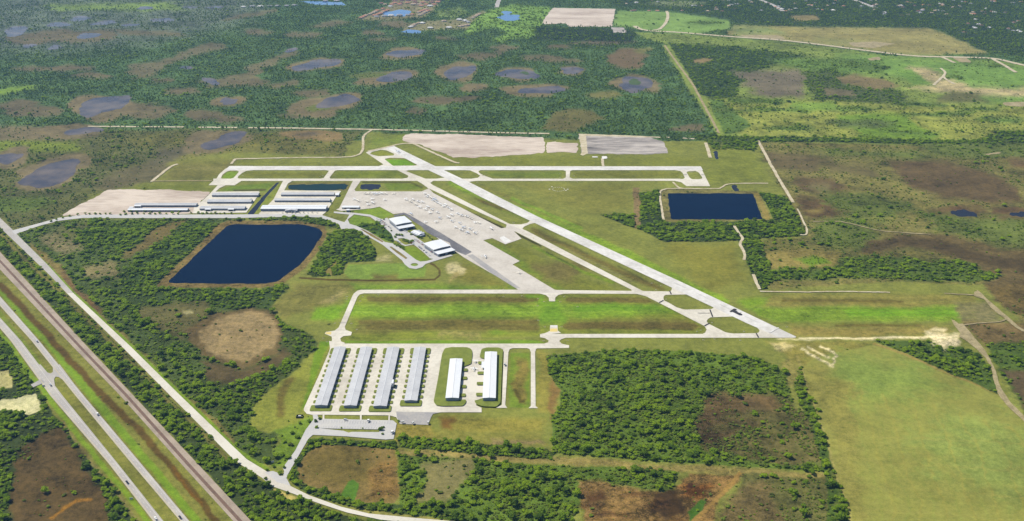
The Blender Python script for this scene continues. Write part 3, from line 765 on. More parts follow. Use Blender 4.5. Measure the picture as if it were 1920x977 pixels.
S([(1508, 655), (1530, 668), (1552, 683), (1562, 686), (1575, 668), (1562, 656), (1545, 650)], 5, (212, 202, 176), 3, 9, .8, None, .85)
S([(1518, 651), (1546, 666), (1560, 672)], 5, (206, 196, 168), 3, 9, .8, None, .8)
S([(1460, 634), (1520, 637), (1560, 634), (1700, 634), (1790, 632)], 4, (208, 198, 172), 3, 8, .8, None, .6)
mr = random.Random(4)
for k in range(30):
    y0 = 553 + k * 2.9
    S([(655, y0), (900, y0 + .3), (1250 if y0 < 575 else 1310, y0 + .5)], 1.5, (140, 146, 74) if k % 2 else (108, 116, 52), 1.2, 3, .35, None, mr.uniform(.15, .4))
for k in range(13):
    S([(1430, 553 + k * 4.4), (1600, 552.5 + k * 4.5), (1830, 553 + k * 4.6)], 2, (142, 146, 78) if k % 2 else (112, 112, 56), 1.5, 4, .35, None, mr.uniform(.15, .4))
for k in range(16):
    o_ = 8 + k * 5.5
    S([(880 + o_ * .6, 352 - o_ * .0), (1007 + o_, 404), (1140 + o_, 464.5), (1279 + o_, 528)], 2, (142, 146, 76) if k % 2 else (112, 114, 56), 2, 4, .35, None, mr.uniform(.12, .32))
for k in range(5):
    S([(1005 - k * 8, 433 + k * 3), (1240 - k * 10, 543 - k)], 2, (142, 138, 80) if k % 2 else (106, 104, 54), 2, 4, .35, None, .25)
S([(1496, 668), (1512, 720), (1530, 775), (1548, 825), (1568, 890), (1590, 960), (1620, 1300)], 4, (164, 146, 100), 2, 3, .4, (0, 0, 0), .8)
S([(1500, 634), (1560, 634), (1640, 633), (1720, 632.5), (1790, 631.5)], 2.6, (226, 214, 190), 1.6, 4, .5, None, .85)
S([(850, 343), (912, 369), (1000, 403), (1080, 435), (1180, 478), (1300, 540), (1360, 566)], 13, (116, 154, 46), 7, 4, .4, None, .85)
S([(960, 372), (1030, 402), (1090, 428)], 5, (112, 160, 40), 5, 4, .4, None, .7)
S([(900, 376), (1000, 408), (1050, 430), (1150, 482), (1260, 537)], 5, (108, 100, 56), 4, 4, .4, None, .7)
S([(812, 362.5), (868, 393.2), (943, 427)], 3.4, (58, 54, 28), 1.2, 1, .3, None, .9)
S([(966, 437), (1000, 454), (1014, 461)], 3, (62, 56, 30), 1.2, 1, .3, None, .9)
for ln, wd, mx in (([(690, 561), (850, 560.5), (1008, 562)], 7, .75), ([(745, 562.5), (805, 563)], 3.5, .7), ([(930, 563.5), (1000, 564)], 4, .7), ([(1066, 562), (1215, 563.5)], 8, .8), ([(1110, 563.5), (1180, 564)], 3, .7),
                   ([(675, 604), (850, 605), (1008, 604)], 7, .75), ([(690, 613), (1006, 615)], 10, .65), ([(1062, 611), (1180, 611), (1300, 613)], 13, .85), ([(1110, 611), (1290, 612)], 5, .7), ([(1470, 564), (1690, 565)], 5, .8), ([(1570, 610), (1730, 611)], 4, .8), ([(905, 378), (1040, 424), (1150, 483), (1250, 534)], 5, .7), ([(1005, 438), (1120, 490), (1230, 540)], 7, .6)):
    S(ln, wd, (112, 96, 56), 4, 4, .45, None, mx)
for q in ((1120, 945, 26, 7), (1150, 965, 34, 8), (1190, 930, 24, 6), (1230, 950, 26, 9), (1110, 918, 22, 5), (1255, 985, 30, 9), (1170, 985, 40, 7)):
    R(ell(*q), (92, 66, 46), 5, 9, .8, None, .8)
for q in ((60, 850, 24, 16), (130, 900, 30, 12), (80, 930, 26, 10), (150, 850, 16, 14), (110, 830, 16, 10)):
    R(ell(*q), (74, 60, 42), 8, 9, .7, (1, 0, 40), .8)
for q in ((1400, 780, 40, 9), (1360, 800, 30, 8), (1450, 800, 40, 10), (1500, 840, 24, 14), (1400, 840, 50, 8)):
    R(ell(*q), (84, 84, 52), 8, 9, .7, (8, 0, 240), .8)
def cover(x, y):
    """reflectance, mottling and plant counts at points x, y"""
    u, v = station_np(x, y)
    n = x.shape[0]
    col = np.empty((n, 3)); col[:] = alb(FLOOR)
    amp = np.full(n, .5)
    veg = np.zeros((n, 3)); veg[:] = (22, 100, 10)
    wu = fbm(x, y, 60, 3, 4) - .5 + .35 * (fbm(x, y, 9, 13, 2) - .5)
    wv = fbm(x, y, 60, 91, 4) - .5 + .35 * (fbm(x, y, 9, 23, 2) - .5)
    su = F * (SP + (v - CY) / F * CP) / ALT
    sv = su * (SP + (v - CY) / F * CP)
    sv = np.maximum(sv, .03)
    for shp, c, soft, wander, am, vg, mix in REG:
        line = shp[0] == 'line'
        pts = shp[1] if line else shp
        pad = (shp[2] if line else 0) + soft + 12
        us, vs = [p[0] for p in pts], [p[1] for p in pts]
        idx = np.nonzero((u > min(us) - pad) & (u < max(us) + pad) & (v > min(vs) - pad) & (v < max(vs) + pad))[0]
        if idx.size == 0:
            continue
        pu = u[idx] + wu[idx] * 2.4 * wander * su[idx]
        pv = v[idx] + wv[idx] * 2.4 * wander * sv[idx]
        if line:
            d = shp[2] / 2 - ldist(pu, pv, pts)
        else:
            d = sdist(pu, pv, pts)
        t = np.clip(d / max(soft, .5) + .5, 0, 1)
        t = t * t * (3 - 2 * t) * mix
        col[idx] += (np.array(c) - col[idx]) * t[:, None]
        amp[idx] += (am - amp[idx]) * t
        if vg is not None:
            k = t > .5
            veg[idx[k]] = vg
    return col, amp, veg

def build_ground():
    us = np.linspace(-520, 2440, 1350)
    vs = np.concatenate([np.linspace(1330, 300, 700), np.linspace(298, -62, 340)])
    U, V = np.meshgrid(us, vs)
    q = (V - CY) / F
    t = ALT / (SP + q * CP)
    X, Y = (U - CX) / F * t, (CP - q * SP) * t
    nv, nu = U.shape
    x, y = X.ravel(), Y.ravel()
    col, amp, _ = cover(x, y)
    i = np.arange(nv * nu).reshape(nv, nu)
    quads = np.stack([i[:-1, :-1], i[:-1, 1:], i[1:, 1:], i[1:, :-1]], -1).reshape(-1, 4)
    # skirt out to the horizon
    border = np.concatenate([i[0, :], i[1:, -1], i[-1, -2::-1], i[-2:0:-1, 0]])
    cx0, cy0 = 0.0, 3600.0
    bx, by = cx0 + (x[border] - cx0) * 4.2, cy0 + (y[border] - cy0) * 4.2
    nb = len(border)
    o = np.arange(nb) + nv * nu
    nxt = np.roll(np.arange(nb), -1)
    skirt = np.stack([border, o, o[nxt], border[nxt]], -1)
    quads = np.concatenate([quads, skirt])
    x, y = np.concatenate([x, bx]), np.concatenate([y, by])
    col = np.concatenate([col, np.tile(alb(FLOOR), (nb, 1))])
    amp = np.concatenate([amp, np.full(nb, .5)])
    me = bpy.data.meshes.new('ground')
    me.vertices.add(len(x))
    co = np.zeros((len(x), 3), np.float32); co[:, 0] = x; co[:, 1] = y
    me.vertices.foreach_set('co', co.ravel())
    me.loops.add(quads.size)
    me.loops.foreach_set('vertex_index', quads.ravel().astype(np.int32))
    me.polygons.add(len(quads))
    me.polygons.foreach_set('loop_start', np.arange(0, quads.size, 4, dtype=np.int32))
    me.update(calc_edges=True)
    a = me.color_attributes.new('cover', 'FLOAT_COLOR', 'POINT')
    a.data.foreach_set('color', np.concatenate([col, amp[:, None]], 1).astype(np.float32).ravel())
    me.materials.append(M['ground'])
    me.validate()
    ob = bpy.data.objects.new('ground', me)
    C.objects.link(ob)
    tag(ob, 'wide flat ground of grass, marsh and forest floor', None, None, 'structure')
build_ground()

# ------------------------------------------------------------------ water
flat('lake', [(rounded([(426.7, 422.7), (440, 420.5), (566, 420.8), (600, 428.5), (605, 438), (590, 463), (561, 499), (535, 516), (517, 529), (493, 532.7), (313, 531), (330, 513)], 8),)], M['lake'], 'large dark blue lake with brown banks below the airport road')
flat('lake', [(rounded([(1252, 362), (1412, 363), (1430, 411.5), (1258, 411.5)], 4),)], M['lake'], 'square dark blue lake among the woods east of the runway')
flat('pond', [(rounded([(543, 345.6), (651, 345.6), (649, 356), (541, 356.4)], 5),)], M['greenpond'], 'long green retention pond beside the taxiway and row hangars')
flat('pond', [(rounded([(676.5, 345.8), (713, 345), (712, 354.6), (675.4, 355.3)], 4),)], M['ditchwater'], 'short dark retention pond next to the aircraft ramp')
flat('ditch', [(rounded([(519, 342), (524, 342), (503, 365), (476, 402), (464, 402), (495, 366)], 3),)], M['ditchwater'], 'dark drainage ditch between two groups of hangars')
flat('pond', [(rounded([(1370, 347), (1380, 348), (1387, 358), (1376, 359)], 3),)], M['ditchwater'], 'small dark pool at the corner of the square lake')
flat('pond', [(ell(1808, 400, 22, 6.5),)], M['ditchwater'], 'dark round pool in the brown eastern marsh')
flat('pond', [(ell(1915, 402, 18, 5),)], M['ditchwater'], 'dark pool at the edge of the eastern marsh')
flat('pond', [(rounded([(1340, 283), (1347, 284), (1349, 298), (1342, 298)], 3),)], M['ditchwater'], 'narrow dark pool at the end of the forest road')
def pond(pts, lab, m='pond'):
    flat('pond', [(pts,)], M[m], lab)
pond(rounded([(148, 197), (173, 184), (247, 178), (246, 188), (230, 202), (187, 212), (163, 223), (150, 215)], 8), 'pale lilac pond with a brown shore above the forest road')
pond(ell(633, 190, 34, 12, -.15), 'lilac pond filling the far side of a brown oval')
pond(ell(595, 121, 42, 9, -.13), 'pale narrow pond in the forest near a dry channel')
pond(ell(761, 100, 32, 7.5, -.05), 'blue grey pond nearest to the housing estate')
pond(ell(742, 144, 30, 10, -.2), 'lilac pond with a brown western shore')
pond(ell(861, 136, 27, 13, -.3), 'round grey pond in a wide tan ring')
pond(ell(972, 139, 36, 10), 'blue grey oval pond with a grassy islet')
pond(ell(1072, 132, 23, 6), 'small oval pond in the middle of the pines')
pond(ell(1192, 158, 34, 13.5, .1), 'ring shaped pond around a green islet')
pond(ell(1018, 169, 40, 7.5, -.05), 'long narrow pond in a brown oval')
pond(ell(421, 264, 40, 12, -.25), 'purple grey pond just south of the forest road')
pond(ell(95, 327, 62, 18, -.25), 'broad purple pond in a brown marsh')
pond(ell(10, 297, 30, 10, -.2), 'pale pond at the western edge of the marsh')
pond(ell(155, 246, 34, 6, -.05), 'grey pool below the forest road')
pond(ell(429, 190, 16, 6, -.15), 'small blue pond in the pine forest')
pond(ell(546, 94, 11, 4, -.3), 'small pool at the head of a dry channel')
pond(ell(395, 152, 18, 5, .2), 'shallow pool at the foot of a dry channel')
pond(ell(745, 25, 24, 6.5), 'blue pond ringed by houses', 'bluepond')
pond(rounded([(752, 60), (766, 55), (790, 58), (788, 63), (765, 62.5)], 2), 'small blue pond below the housing estate', 'bluepond')
pond(ell(955, 33, 24, 5), 'blue pond on the golf course', 'bluepond')
pond(ell(950, 24, 10, 3), 'little blue pond at the top of the golf course', 'bluepond')
pond(rounded([(560, 2), (640, 4), (650, 10), (590, 9)], 3), 'long blue pond beyond the forest', 'bluepond')
for i, (x, y, a, b_) in enumerate(((195, 43, 25, 3.5), (244, 47, 15, 3), (305, 38, 20, 4.5), (150, 35, 20, 4.5), (110, 46, 20, 5), (166, 67, 26, 4.5), (102, 89, 12, 4), (30, 58, 22, 9), 
                                (272, 15, 18, 2.5), (355, 14, 14, 2), (402, 14, 17, 2), (55, 86, 14, 3), (350, 127, 14, 3))):
    pond(ell(x, y, a, b_, -.05), 'pale shallow pond scattered in the far hazy marsh')
for c in ((972 + 12, 137, 8, 3), (1190, 154, 13, 5)):
    flat('islet', [(ell(*c),)], weathered('islet_grass', alb((84, 104, 58)), alb((60, 80, 44))), 'green grassy islet in a forest pond')

# ------------------------------------------------------------------ bare ground
flat('bare_ground', [(rounded([(757, 254), (772, 251), (860, 252), (1000, 258), (1020, 258), (1021, 286), (990, 289), (933, 293.5), (880, 296), (850, 295), (820, 284), (790, 272), (764, 268), (752, 263)], 5),)], M['sand'], 'large pale sandy clearing beyond the runway')
flat('bare_ground', [(rounded([(1023, 268), (1040, 266), (1060, 269), (1083, 268), (1083, 286), (1024, 286)], 4),)], M['sand'], 'small sandy patch between two cleared lots')
flat('bare_ground', [(rounded([(1085, 252), (1211, 256), (1232, 262), (1246, 268), (1253, 287), (1235, 289.5), (1090, 288.5)], 4),)], M['greysand'], 'grey lot of dark and pale fill beyond the runway')
flat('dirt_road', [([(1085, 251), (1212, 255.5), (1212, 258), (1099, 255), (1102, 288), (1093, 292), (1088, 290), (1091, 286)],)], M['track'], 'pale sandy road round the grey fill lot')
flat('bare_ground', [(rounded([(203, 356), (300, 356), (360, 358.5), (396, 360), (383, 374), (364, 390), (362, 401), (112, 406), (128, 396), (165, 376)], 4),)], M['sand'], 'pale sandy lot around the western hangars')
flat('bare_ground', [(rounded([(1037, 15), (1155, 17), (1147, 50), (1066, 50), (1060, 44), (1016, 46), (1020, 36)], 2),)], M['sand'], 'pale quarry near the golf course')
flat('bare_ground', [(rounded([(1145, 51), (1170, 52), (1176, 61), (1150, 62)], 2),)], M['greysand'], 'small grey yard beside the quarry')
for p in ([(1590, 80), (1640, 78), (1680, 82), (1640, 90), (1600, 88)], [(1385, 66), (1460, 66), (1475, 74), (1400, 71)], [(1625, 110), (1650, 106), (1652, 112), (1630, 114)], [(1785, 108), (1810, 107), (1822, 117), (1800, 117)], [(1880, 192), (1925, 191), (1925, 200), (1885, 199)], [(1845, 290), (1872, 285), (1880, 287), (1850, 291)]):
    flat('bare_ground', [(rounded(p, 5),)], M['tantrack'], 'tan bare patch in the far pasture')

# ------------------------------------------------------------------ airfield paving
TX = M['taxi']
flat('runway', [([(430, 311.8), (1314, 312.3), (1318, 319.4), (422, 319.4)],)], M['runway'], 'white concrete runway running straight across the airfield', z=.62)
flat('runway', [([(722, 277), (739, 274.5), (808, 308), (878, 341), (934, 369.5), (1007, 406), (1140, 466.5), (1279, 530), (1493, 632), (1460, 633), (1400, 606.5), (1260, 540), (1130, 478.5), (995, 415), (902, 370), (836, 335), (783, 310)],)], M['runway'], 'long white diagonal runway crossing the airfield', z=.66)
tw = []
tw.append(([(400, 335.3), (1276, 335.5), (1276, 339.4), (400, 339.6)],))
tw.append(([(432, 311.5), (474, 311.5), (474, 319.6), (462, 320.6), (455, 324), (446.5, 331), (446, 334.2), (451, 336.5), (452, 340), (440, 347.8), (391, 347.5), (400, 339), (406, 335), (411, 327), (421, 318)],
           rounded([(414.4, 334), (417, 328), (424.6, 322.3), (431, 320.3), (444, 320.3), (448.2, 322), (443.5, 328), (437.7, 334), (432, 335.6), (416, 335.6)], 1.5)))
tw.append(([(610, 319.2), (634, 319.2), (628, 320.4), (618, 333), (620, 335.8), (600, 335.8), (607, 334), (617, 320.6)],))
tw.append(([(1055, 319.2), (1074, 319.2), (1069, 321), (1068, 333), (1075, 335.9), (1055, 335.9), (1061, 333), (1061, 321)],))
tw.append(([(1262, 319), (1268, 312.5), (1313, 312.5), (1331.6, 349.4), (1287, 349.4), (1277, 342), (1266, 339.8), (1266, 336), (1281, 336), (1284, 333.5), (1279.8, 324.6), (1275.4, 321)],
           rounded([(1287, 323.1), (1290, 321.6), (1304.6, 321), (1310.4, 323.9), (1317, 333.3), (1316.3, 335.5), (1309, 336.5), (1297.3, 336.3), (1293, 333.3)], 1.5)))
tw.append(([(686, 286.5), (691, 284), (722, 276), (738, 273.5), (812, 312.2), (709, 312.2), (719, 308.6)],
           rounded([(693.6, 289), (697.3, 285), (714.8, 281), (725, 282.4), (739.6, 289), (738, 291.9), (709, 293.3)], 2),
           rounded([(720.6, 298.4), (730.8, 296.3), (758.5, 297), (768.7, 301.4), (783.3, 309.4), (777.5, 310.8), (736.7, 311.2)], 2)))
tw.append(([(725, 311.5), (738, 311.5), (757, 319.6), (798, 335.6), (811, 347), (857, 370), (915, 400), (953, 419), (988, 433.5), (1060, 471), (1205, 546), (1184, 543.6), (1045, 474.5), (963, 433), (949, 421.2), (903, 400.5), (841, 371), (803, 353.2), (790, 344), (763, 328.5), (744, 319)],))
tw.append(([(740, 319.2), (768, 319.2), (760, 321.2), (766, 325), (757, 321)],))
tw.append(([(752, 335.8), (764, 333.8), (766, 329.5), (775, 331), (790, 335.8)],))
tw.append(([(868, 319.2), (902, 319.2), (897, 321.2), (899, 325), (906, 329), (925, 335.8), (882, 335.8), (896, 333.6), (900.6, 330), (893, 325), (881.7, 320)],))
tw.append(([(803, 347), (806.5, 343.5), (813, 339), (855, 337), (842, 333.2), (828, 334), (812, 336.5), (798, 336)],))
tw.append(([(853, 338), (880, 338.8), (900, 339.2), (884, 340.5), (878, 342.5)],))
tw.append(([(955, 420.5), (976, 421.3), (989, 418.3), (994.5, 414), (994, 409.5), (1016, 421.5), (1003, 418.6), (994, 420.3), (983, 425.3), (979.5, 429), (985, 434), (962, 431)],))
# lower taxiway with its bend, junctions and the eastern end
tw.append((rounded([(677, 544), (980, 543.6), (1210, 546.2), (1210, 551.6), (1071, 551), (1056, 551.3), (1047, 553.5), (1041, 558.5), (1041, 565.5), (1029.5, 565.5), (1029, 559), (1024, 554), (1012, 551), (681.7, 550.6), (674.4, 552.6), (670, 557.7), (646.7, 613), (648, 619), (660, 623.3), (658, 629.5), (643.8, 630.8), (638, 635), (639.4, 640.8), (646, 643.3), (646, 653), (617, 660), (622.6, 638), (622, 632), (616, 629), (608.8, 626.5), (611, 623), (627.7, 620.4), (635, 614.6), (661, 555), (664, 550.4), (670, 545.6)], .6, 2),))
tw.append(([(1184, 543.4), (1209, 546.3), (1255, 547), (1259, 545), (1260, 539.5), (1300, 545), (1440, 608), (1493, 632), (1491, 634), (1316, 633.8), (1316.6, 627), (1322, 624.5), (1325, 618.5), (1320.6, 611.8), (1236, 568.5), (1211, 556), (1195, 551.8), (1184, 551.4)],
           rounded([(1243.8, 557), (1247, 553.6), (1289, 552.6), (1301.7, 556.8), (1334.5, 572.7), (1338.7, 577), (1334.5, 580), (1283, 581), (1269, 577), (1252, 567), (1244.6, 564)], 3),
           rounded([(1325, 601), (1331.5, 595.6), (1374.8, 594), (1388.3, 597), (1420.8, 615.8), (1425, 621), (1420.8, 625.2), (1374.8, 626), (1361, 624), (1331.5, 609), (1325.5, 605)], 3)))
tw.append(([(1034, 626.7), (1320, 626.7), (1320, 633.8), (1075, 633.8), (1060, 634), (1052, 637), (1048.5, 640), (1053, 645), (1066, 648), (1067, 653), (1000, 654), (1000, 645.6), (1020, 645), (1028, 642.5), (1028.5, 639), (1022, 634.8), (1012.5, 633), (1012.5, 627), (1022, 625.2), (1031, 621), (1031.5, 610.5), (1045.3, 610.5), (1046, 620.5), (1052, 625)],))
o = flat('taxiway', tw, TX, 'pale concrete taxiways linking the runways and ramp')
flat('ramp', [([(662, 339), (677, 339), (664.5, 356), (667, 359), (790, 359.5), (804, 353.5), (812, 362), (939.5, 428.5), (948, 427.5), (951, 420), (985, 434), (964, 434.5), (978, 448), (947.6, 458.6), (923, 447), (906, 451), (974.7, 490), (961, 496.5), (1040, 543.7), (1056, 546), (1056, 550), (1020, 550), (980, 549), (936.8, 522), (870, 483.5), (840, 462), (757.8, 399.4), (738, 402), (712, 388), (697, 391), (668, 394), (640, 396), (630, 393.5), (636, 391)],)], M['apron'], 'wide pale aircraft ramp full of parked light planes')
flat('parking_pad', [([(936, 446.3), (944, 443), (959, 452), (947.5, 457.6)],)], M['paint'], 'bright square concrete pad at the ramp edge')
flat('asphalt_strip', [([(738, 404.5), (757, 399), (764, 401.5), (828, 438), (885, 473), (873, 479), (848, 469), (843, 456), (815, 444), (800, 436), (790, 425), (773, 414), (758, 402.8), (740, 407)],)], M['asphalt'], 'dark asphalt strip in front of the terminal hangars')
flat('asphalt_strip', [([(876, 479.5), (886, 477), (930, 508), (976, 541), (967, 541), (920, 512)],)], M['oldasphalt'], 'grey asphalt lane along the ramp edge')
flat('taxiway_marking', [([(1032, 616.5), (1045, 616.5), (1045.4, 622.5), (1031, 622.5)],)], M['yellow'], 'yellow painted patch at the closed taxiway end')
flat('taxiway_marking', [([(1032, 610.7), (1045, 610.7), (1045, 612.8), (1032, 612.8)],)], M['paint'], 'white bar across the closed taxiway end')
flat('taxiway_marking', [([(610, 626), (612, 623.6), (622, 622.6), (620, 628.5)],)], M['yellow'], 'yellow painted stub at the western taxiway end')
# aprons of the northern hangars
flat('apron', [([(408, 348), (423, 348), (412, 353), (404, 360), (486, 359), (487, 363), (462, 399), (362, 400.5), (364, 389), (383, 374), (398, 359)],)], TX, 'pale apron around the two western hangar groups')
flat('apron', [([(531, 339), (549, 339), (540, 344.5), (533, 357.5), (636, 358), (640, 359), (631, 368), (612, 397), (604, 404), (490, 404), (485, 401), (492, 395), (513, 374)],)], TX, 'pale apron between the retention pond and the big hangar')
# row hangar apron with its grass islands
ap = [(617, 640), (646, 643), (646, 645), (1030, 645), (1067, 648), (1067, 652.7), (1009, 653.2), (1005, 655), (1003.3, 661), (1004.3, 762), (1009, 766), (991, 766), (995.3, 762), (995.3, 661), (993, 655), (988, 653.4), (962, 653.4), (956, 655), (953.3, 661), (947.3, 760), (951, 765.5), (930, 765.5), (941, 760), (944.8, 662), (943, 656), (938, 653.3), (914, 653), (904, 656), (904, 662), (912.5, 668), (906, 747), (893, 751), (893, 761), (903, 765.5), (903, 773.8), (827, 773.8), (812, 776.5), (808, 783), (803, 797.3), (750, 795.5), (743, 783), (730, 779.5), (584, 778.3), (575, 776.5), (569.5, 770), (570, 766), (600, 700), (619, 655)]
flat('apron', [(ap,)], TX, 'pale apron around the rows of light plane hangars')
flat('apron', [([(743, 772.5), (827, 773.9), (812, 776.7), (808.3, 783), (803, 797), (750.5, 795.2), (744, 783)],)], M['oldasphalt'], 'grey asphalt pad at the end of the hangar rows', clear=None)

# ------------------------------------------------------------------ roads
hl = [(-45, 522), (-25, 548), (0, 574), (59.5, 640), (141, 742), (247, 870), (337.5, 977), (420, 1078)]
hr = [(-45, 504), (-25, 530), (0, 556), (74, 640), (156.6, 742), (264.6, 870), (354.4, 977), (438, 1078)]
def longer(p, a=.0, b_=300):
    (x0, y0), (x1, y1) = p[0], p[1]
    (x2, y2), (x3, y3) = p[-2], p[-1]
    k, m = a / max(1, abs(y1 - y0)), b_ / max(1, abs(y3 - y2))
    return ([(x0 - (x1 - x0) * k, y0 - (y1 - y0) * k)] if a else []) + list(p) + [(x3 + (x3 - x2) * m, y3 + (y3 - y2) * m)]
hl, hr = longer(hl, 120), longer(hr, 120)
flat('road', [(hl + hr[::-1],)], M['road'], 'highway carriageway nearer to the railway')
ll = [(-45, 562), (-25, 588), (0, 616), (20.4, 640), (94, 742), (204, 870), (286.5, 977), (364, 1078)]
lr = [(-45, 545), (-25, 570), (0, 596), (39.7, 640), (117, 742), (221, 870), (306, 977), (386, 1078)]
ll, lr = longer(ll, 120), longer(lr, 120)
flat('road', [(ll + lr[::-1],)], M['road'], 'highway carriageway farther from the railway')
flat('road', [([(64, 686), (76, 684), (89, 699), (95, 701), (99.5, 698), (99, 686), (112, 684), (150, 735), (138, 736), (118, 713), (110, 707.5), (104, 707), (101.5, 712), (103, 722), (100, 733), (88, 731)],)], M['road'], 'median crossing of the highway')
flat('road', [([(58, 722), (78, 711), (84, 718), (62, 727)],)], M['oldasphalt'], 'short side road leading off the highway')
W1 = [(60, 480)]
pl = [(-190, 240), (-45, 384), (-15, 412), (9.4, 436), (51.6, 476.6), (93.8, 517), (125, 550), (230, 652), (316.8, 740), (362.8, 786), (441.7, 865.8), (491.7, 897), (508, 911.7), (554, 928), (587.5, 941), (650, 961.7), (712, 975), (800, 985), (920, 998), (1250, 1034), (2400, 1160)]
pr = [(-176, 234), (-30, 376), (-5, 404), (22, 429.7), (31, 439), (87.5, 495), (137.5, 550), (246.7, 652), (335.7, 740), (437, 837.5), (462.5, 861.7), (500, 884.6), (543.8, 911.7), (581, 930), (639.6, 951), (691.7, 963.8), (800, 974), (920, 984), (1250, 1018), (2400, 1137)]
flat('road', [(pl[:7] + pr[:7][::-1],)], M['road'], 'grey upper stretch of the road beside the belt of trees')
flat('road', [(pl[6:] + pr[6:][::-1],)], M['shellroad'], 'pale road running beside the belt of trees')
flat('road', [([(586, 778), (595, 778), (597, 784), (600, 787), (588, 815), (579, 823), (564, 848), (548, 876), (541, 888), (537, 897), (545, 912), (520, 905), (496, 886), (512, 884), (520, 887), (524, 893), (531, 893), (533, 884), (530, 878), (536, 870), (554, 845), (573, 807), (588, 787)],)], M['lot'], 'entrance road from the pale road to the hangars')
flat('road', [([(22, 433), (78, 418), (110, 409), (156, 403.5), (250, 402.8), (440, 402.8), (560, 401.5), (604, 404), (648, 418), (668, 424), (690, 434), (722, 454.5), (736, 457), (748, 463.5), (780, 487.5), (788, 491), (800, 490), (812, 486.5), (832, 481), (845, 478), (850, 479.5), (815, 490), (798, 495.5), (792, 501.5), (780, 505), (768, 503.5), (759, 496.5), (754, 489), (718, 460), (680, 438), (664, 429), (640, 430), (635, 421), (600, 408.5), (560, 406.5), (440, 409.5), (250, 409.5), (156, 409.2), (112, 414.3), (75, 423.6), (28, 440)],
                [(675, 429.6), (681, 431), (700, 441), (719, 453.5), (717, 455), (697, 444.5)], [(730, 463.5), (734, 463), (752, 475), (764, 484.5), (761, 486.5), (744, 475)], ell(777, 496.8, 7, 2.8, 0, 14, 0))], M['lot'], 'airport access road with a planted median and turning loop')
flat('road', [([(626, 397), (664, 399.6), (694, 403), (716, 411.5), (726, 409), (733, 417), (756, 431), (770, 438), (790, 452), (803, 462), (822, 473), (832, 481), (815, 487), (806, 485), (795, 474.5), (779, 461.5), (775, 459), (760, 462), (752, 459), (746, 453), (739, 451), (737, 446), (734, 439), (722, 428), (710, 419), (694, 407), (664, 402.6), (652, 412), (656, 421), (640, 424), (650, 412), (655, 403), (626, 400)],
                rounded([(745, 448), (757, 447), (769, 452), (777, 457), (760, 460), (753, 456)], 2))], M['lot'], 'terminal frontage lanes and car park')
flat('parking_lot', [([(602, 786), (737, 789), (743.8, 794.7), (738, 823.8), (723, 825), (649, 819), (584, 816), (590, 810), (598, 790)],
                      [(600, 804), (642, 804.8), (711, 806), (711, 811), (660, 810.5), (654, 812), (643.5, 808.5)])], M['lot'], 'grey car park with a grass median by the hangars')
flat('walkway', [([(605, 778.6), (608.3, 778.6), (608.6, 787), (604.8, 787)],), ([(675, 779.4), (678.2, 779.4), (678.2, 788), (675, 788)],), ([(728.5, 779.6), (731.5, 779.6), (731, 789), (728, 789)],)], TX, 'short concrete walks from the car park to the hangars')
# edge and lane lines of the highway
for ea, eb, nm in ((hl, hr, 'carriageway nearer to the railway'), (ll, lr, 'carriageway farther from the railway')):
    for t0, mt in ((.13, 'yellow'), (.80, 'paint')):
        ln = [(a[0] + (b_[0] - a[0]) * t0, a[1] + (b_[1] - a[1]) * t0) for a, b_ in zip(ea, eb)]
        flat('road_marking', [(ribbon_poly(ln, .35),)], M[mt], ('yellow' if mt == 'yellow' else 'white') + ' edge line of the ' + nm, None)
    P = [Vector(G(a[0] + (b_[0] - a[0]) * .46, a[1] + (b_[1] - a[1]) * .46)) for a, b_ in zip(ea, eb)]
    pcs = []
    for a, b_ in zip(P[:-1], P[1:]):
        n = int((b_ - a).length / 12)
        for k in range(n):
            pcs.append((ribbon_poly([station(*a.lerp(b_, k / n)), station(*a.lerp(b_, (k + .3) / n))], .3),))
    flat('road_marking', pcs, M['paint'], 'dashed lane line of the ' + nm, None, z=level[0] + .01)
    level[0] += .02
# railway
rl = [(-45, 454), (-25, 480), (0, 506), (138, 652), (223, 740), (341, 872), (432, 972), (520, 1070)]
rr = [(-45, 426), (-25, 448), (0, 473), (165, 652), (247.7, 740), (372, 872), (470, 977), (556, 1070)]
rl, rr = longer(rl, 120), longer(rr, 120)
flat('railway', [(rl + rr[::-1],)], M['ballast'], 'wide grey ballast bed of the railway')
tc = [(-45, 441), (-25, 465), (0, 490), (151, 652), (235, 740), (353.5, 872), (447, 974), (534, 1070)]
tc = longer(tc, 120)
flat('railway', [(ribbon_poly(tc, 4.6),)], M['trackbed'], 'rusty brown strip of sleepers under the rails')
def offset_line(pts, d):
    P = [Vector(G(*p)) for p in pts]
    out = []
    for i, p in enumerate(P):
        t = (P[min(i + 1, len(P) - 1)] - P[max(i - 1, 0)]).normalized()
        out.append(p + Vector((-t.y, t.x)) * d)
    return out
vs, fs = [], []
for d in (-.72, .72):
    a, b_ = offset_line(tc, d - .05), offset_line(tc, d + .05)
    z0, z1 = level[0] + .01, level[0] + .17
    s = len(vs)
    for p, q in zip(a, b_):
        vs += [(p.x, p.y, z0), (p.x, p.y, z1), (q.x, q.y, z1), (q.x, q.y, z0)]
    for i in range(len(a) - 1):
        for k in range(3):
            fs.append((s + 4 * i + k, s + 4 * i + k + 1, s + 4 * i + 5 + k, s + 4 * i + 4 + k))
tag(mesh_obj('railway', vs, fs, M['steel']), 'pair of rusty steel rails on the ballast', None, None, 'structure')
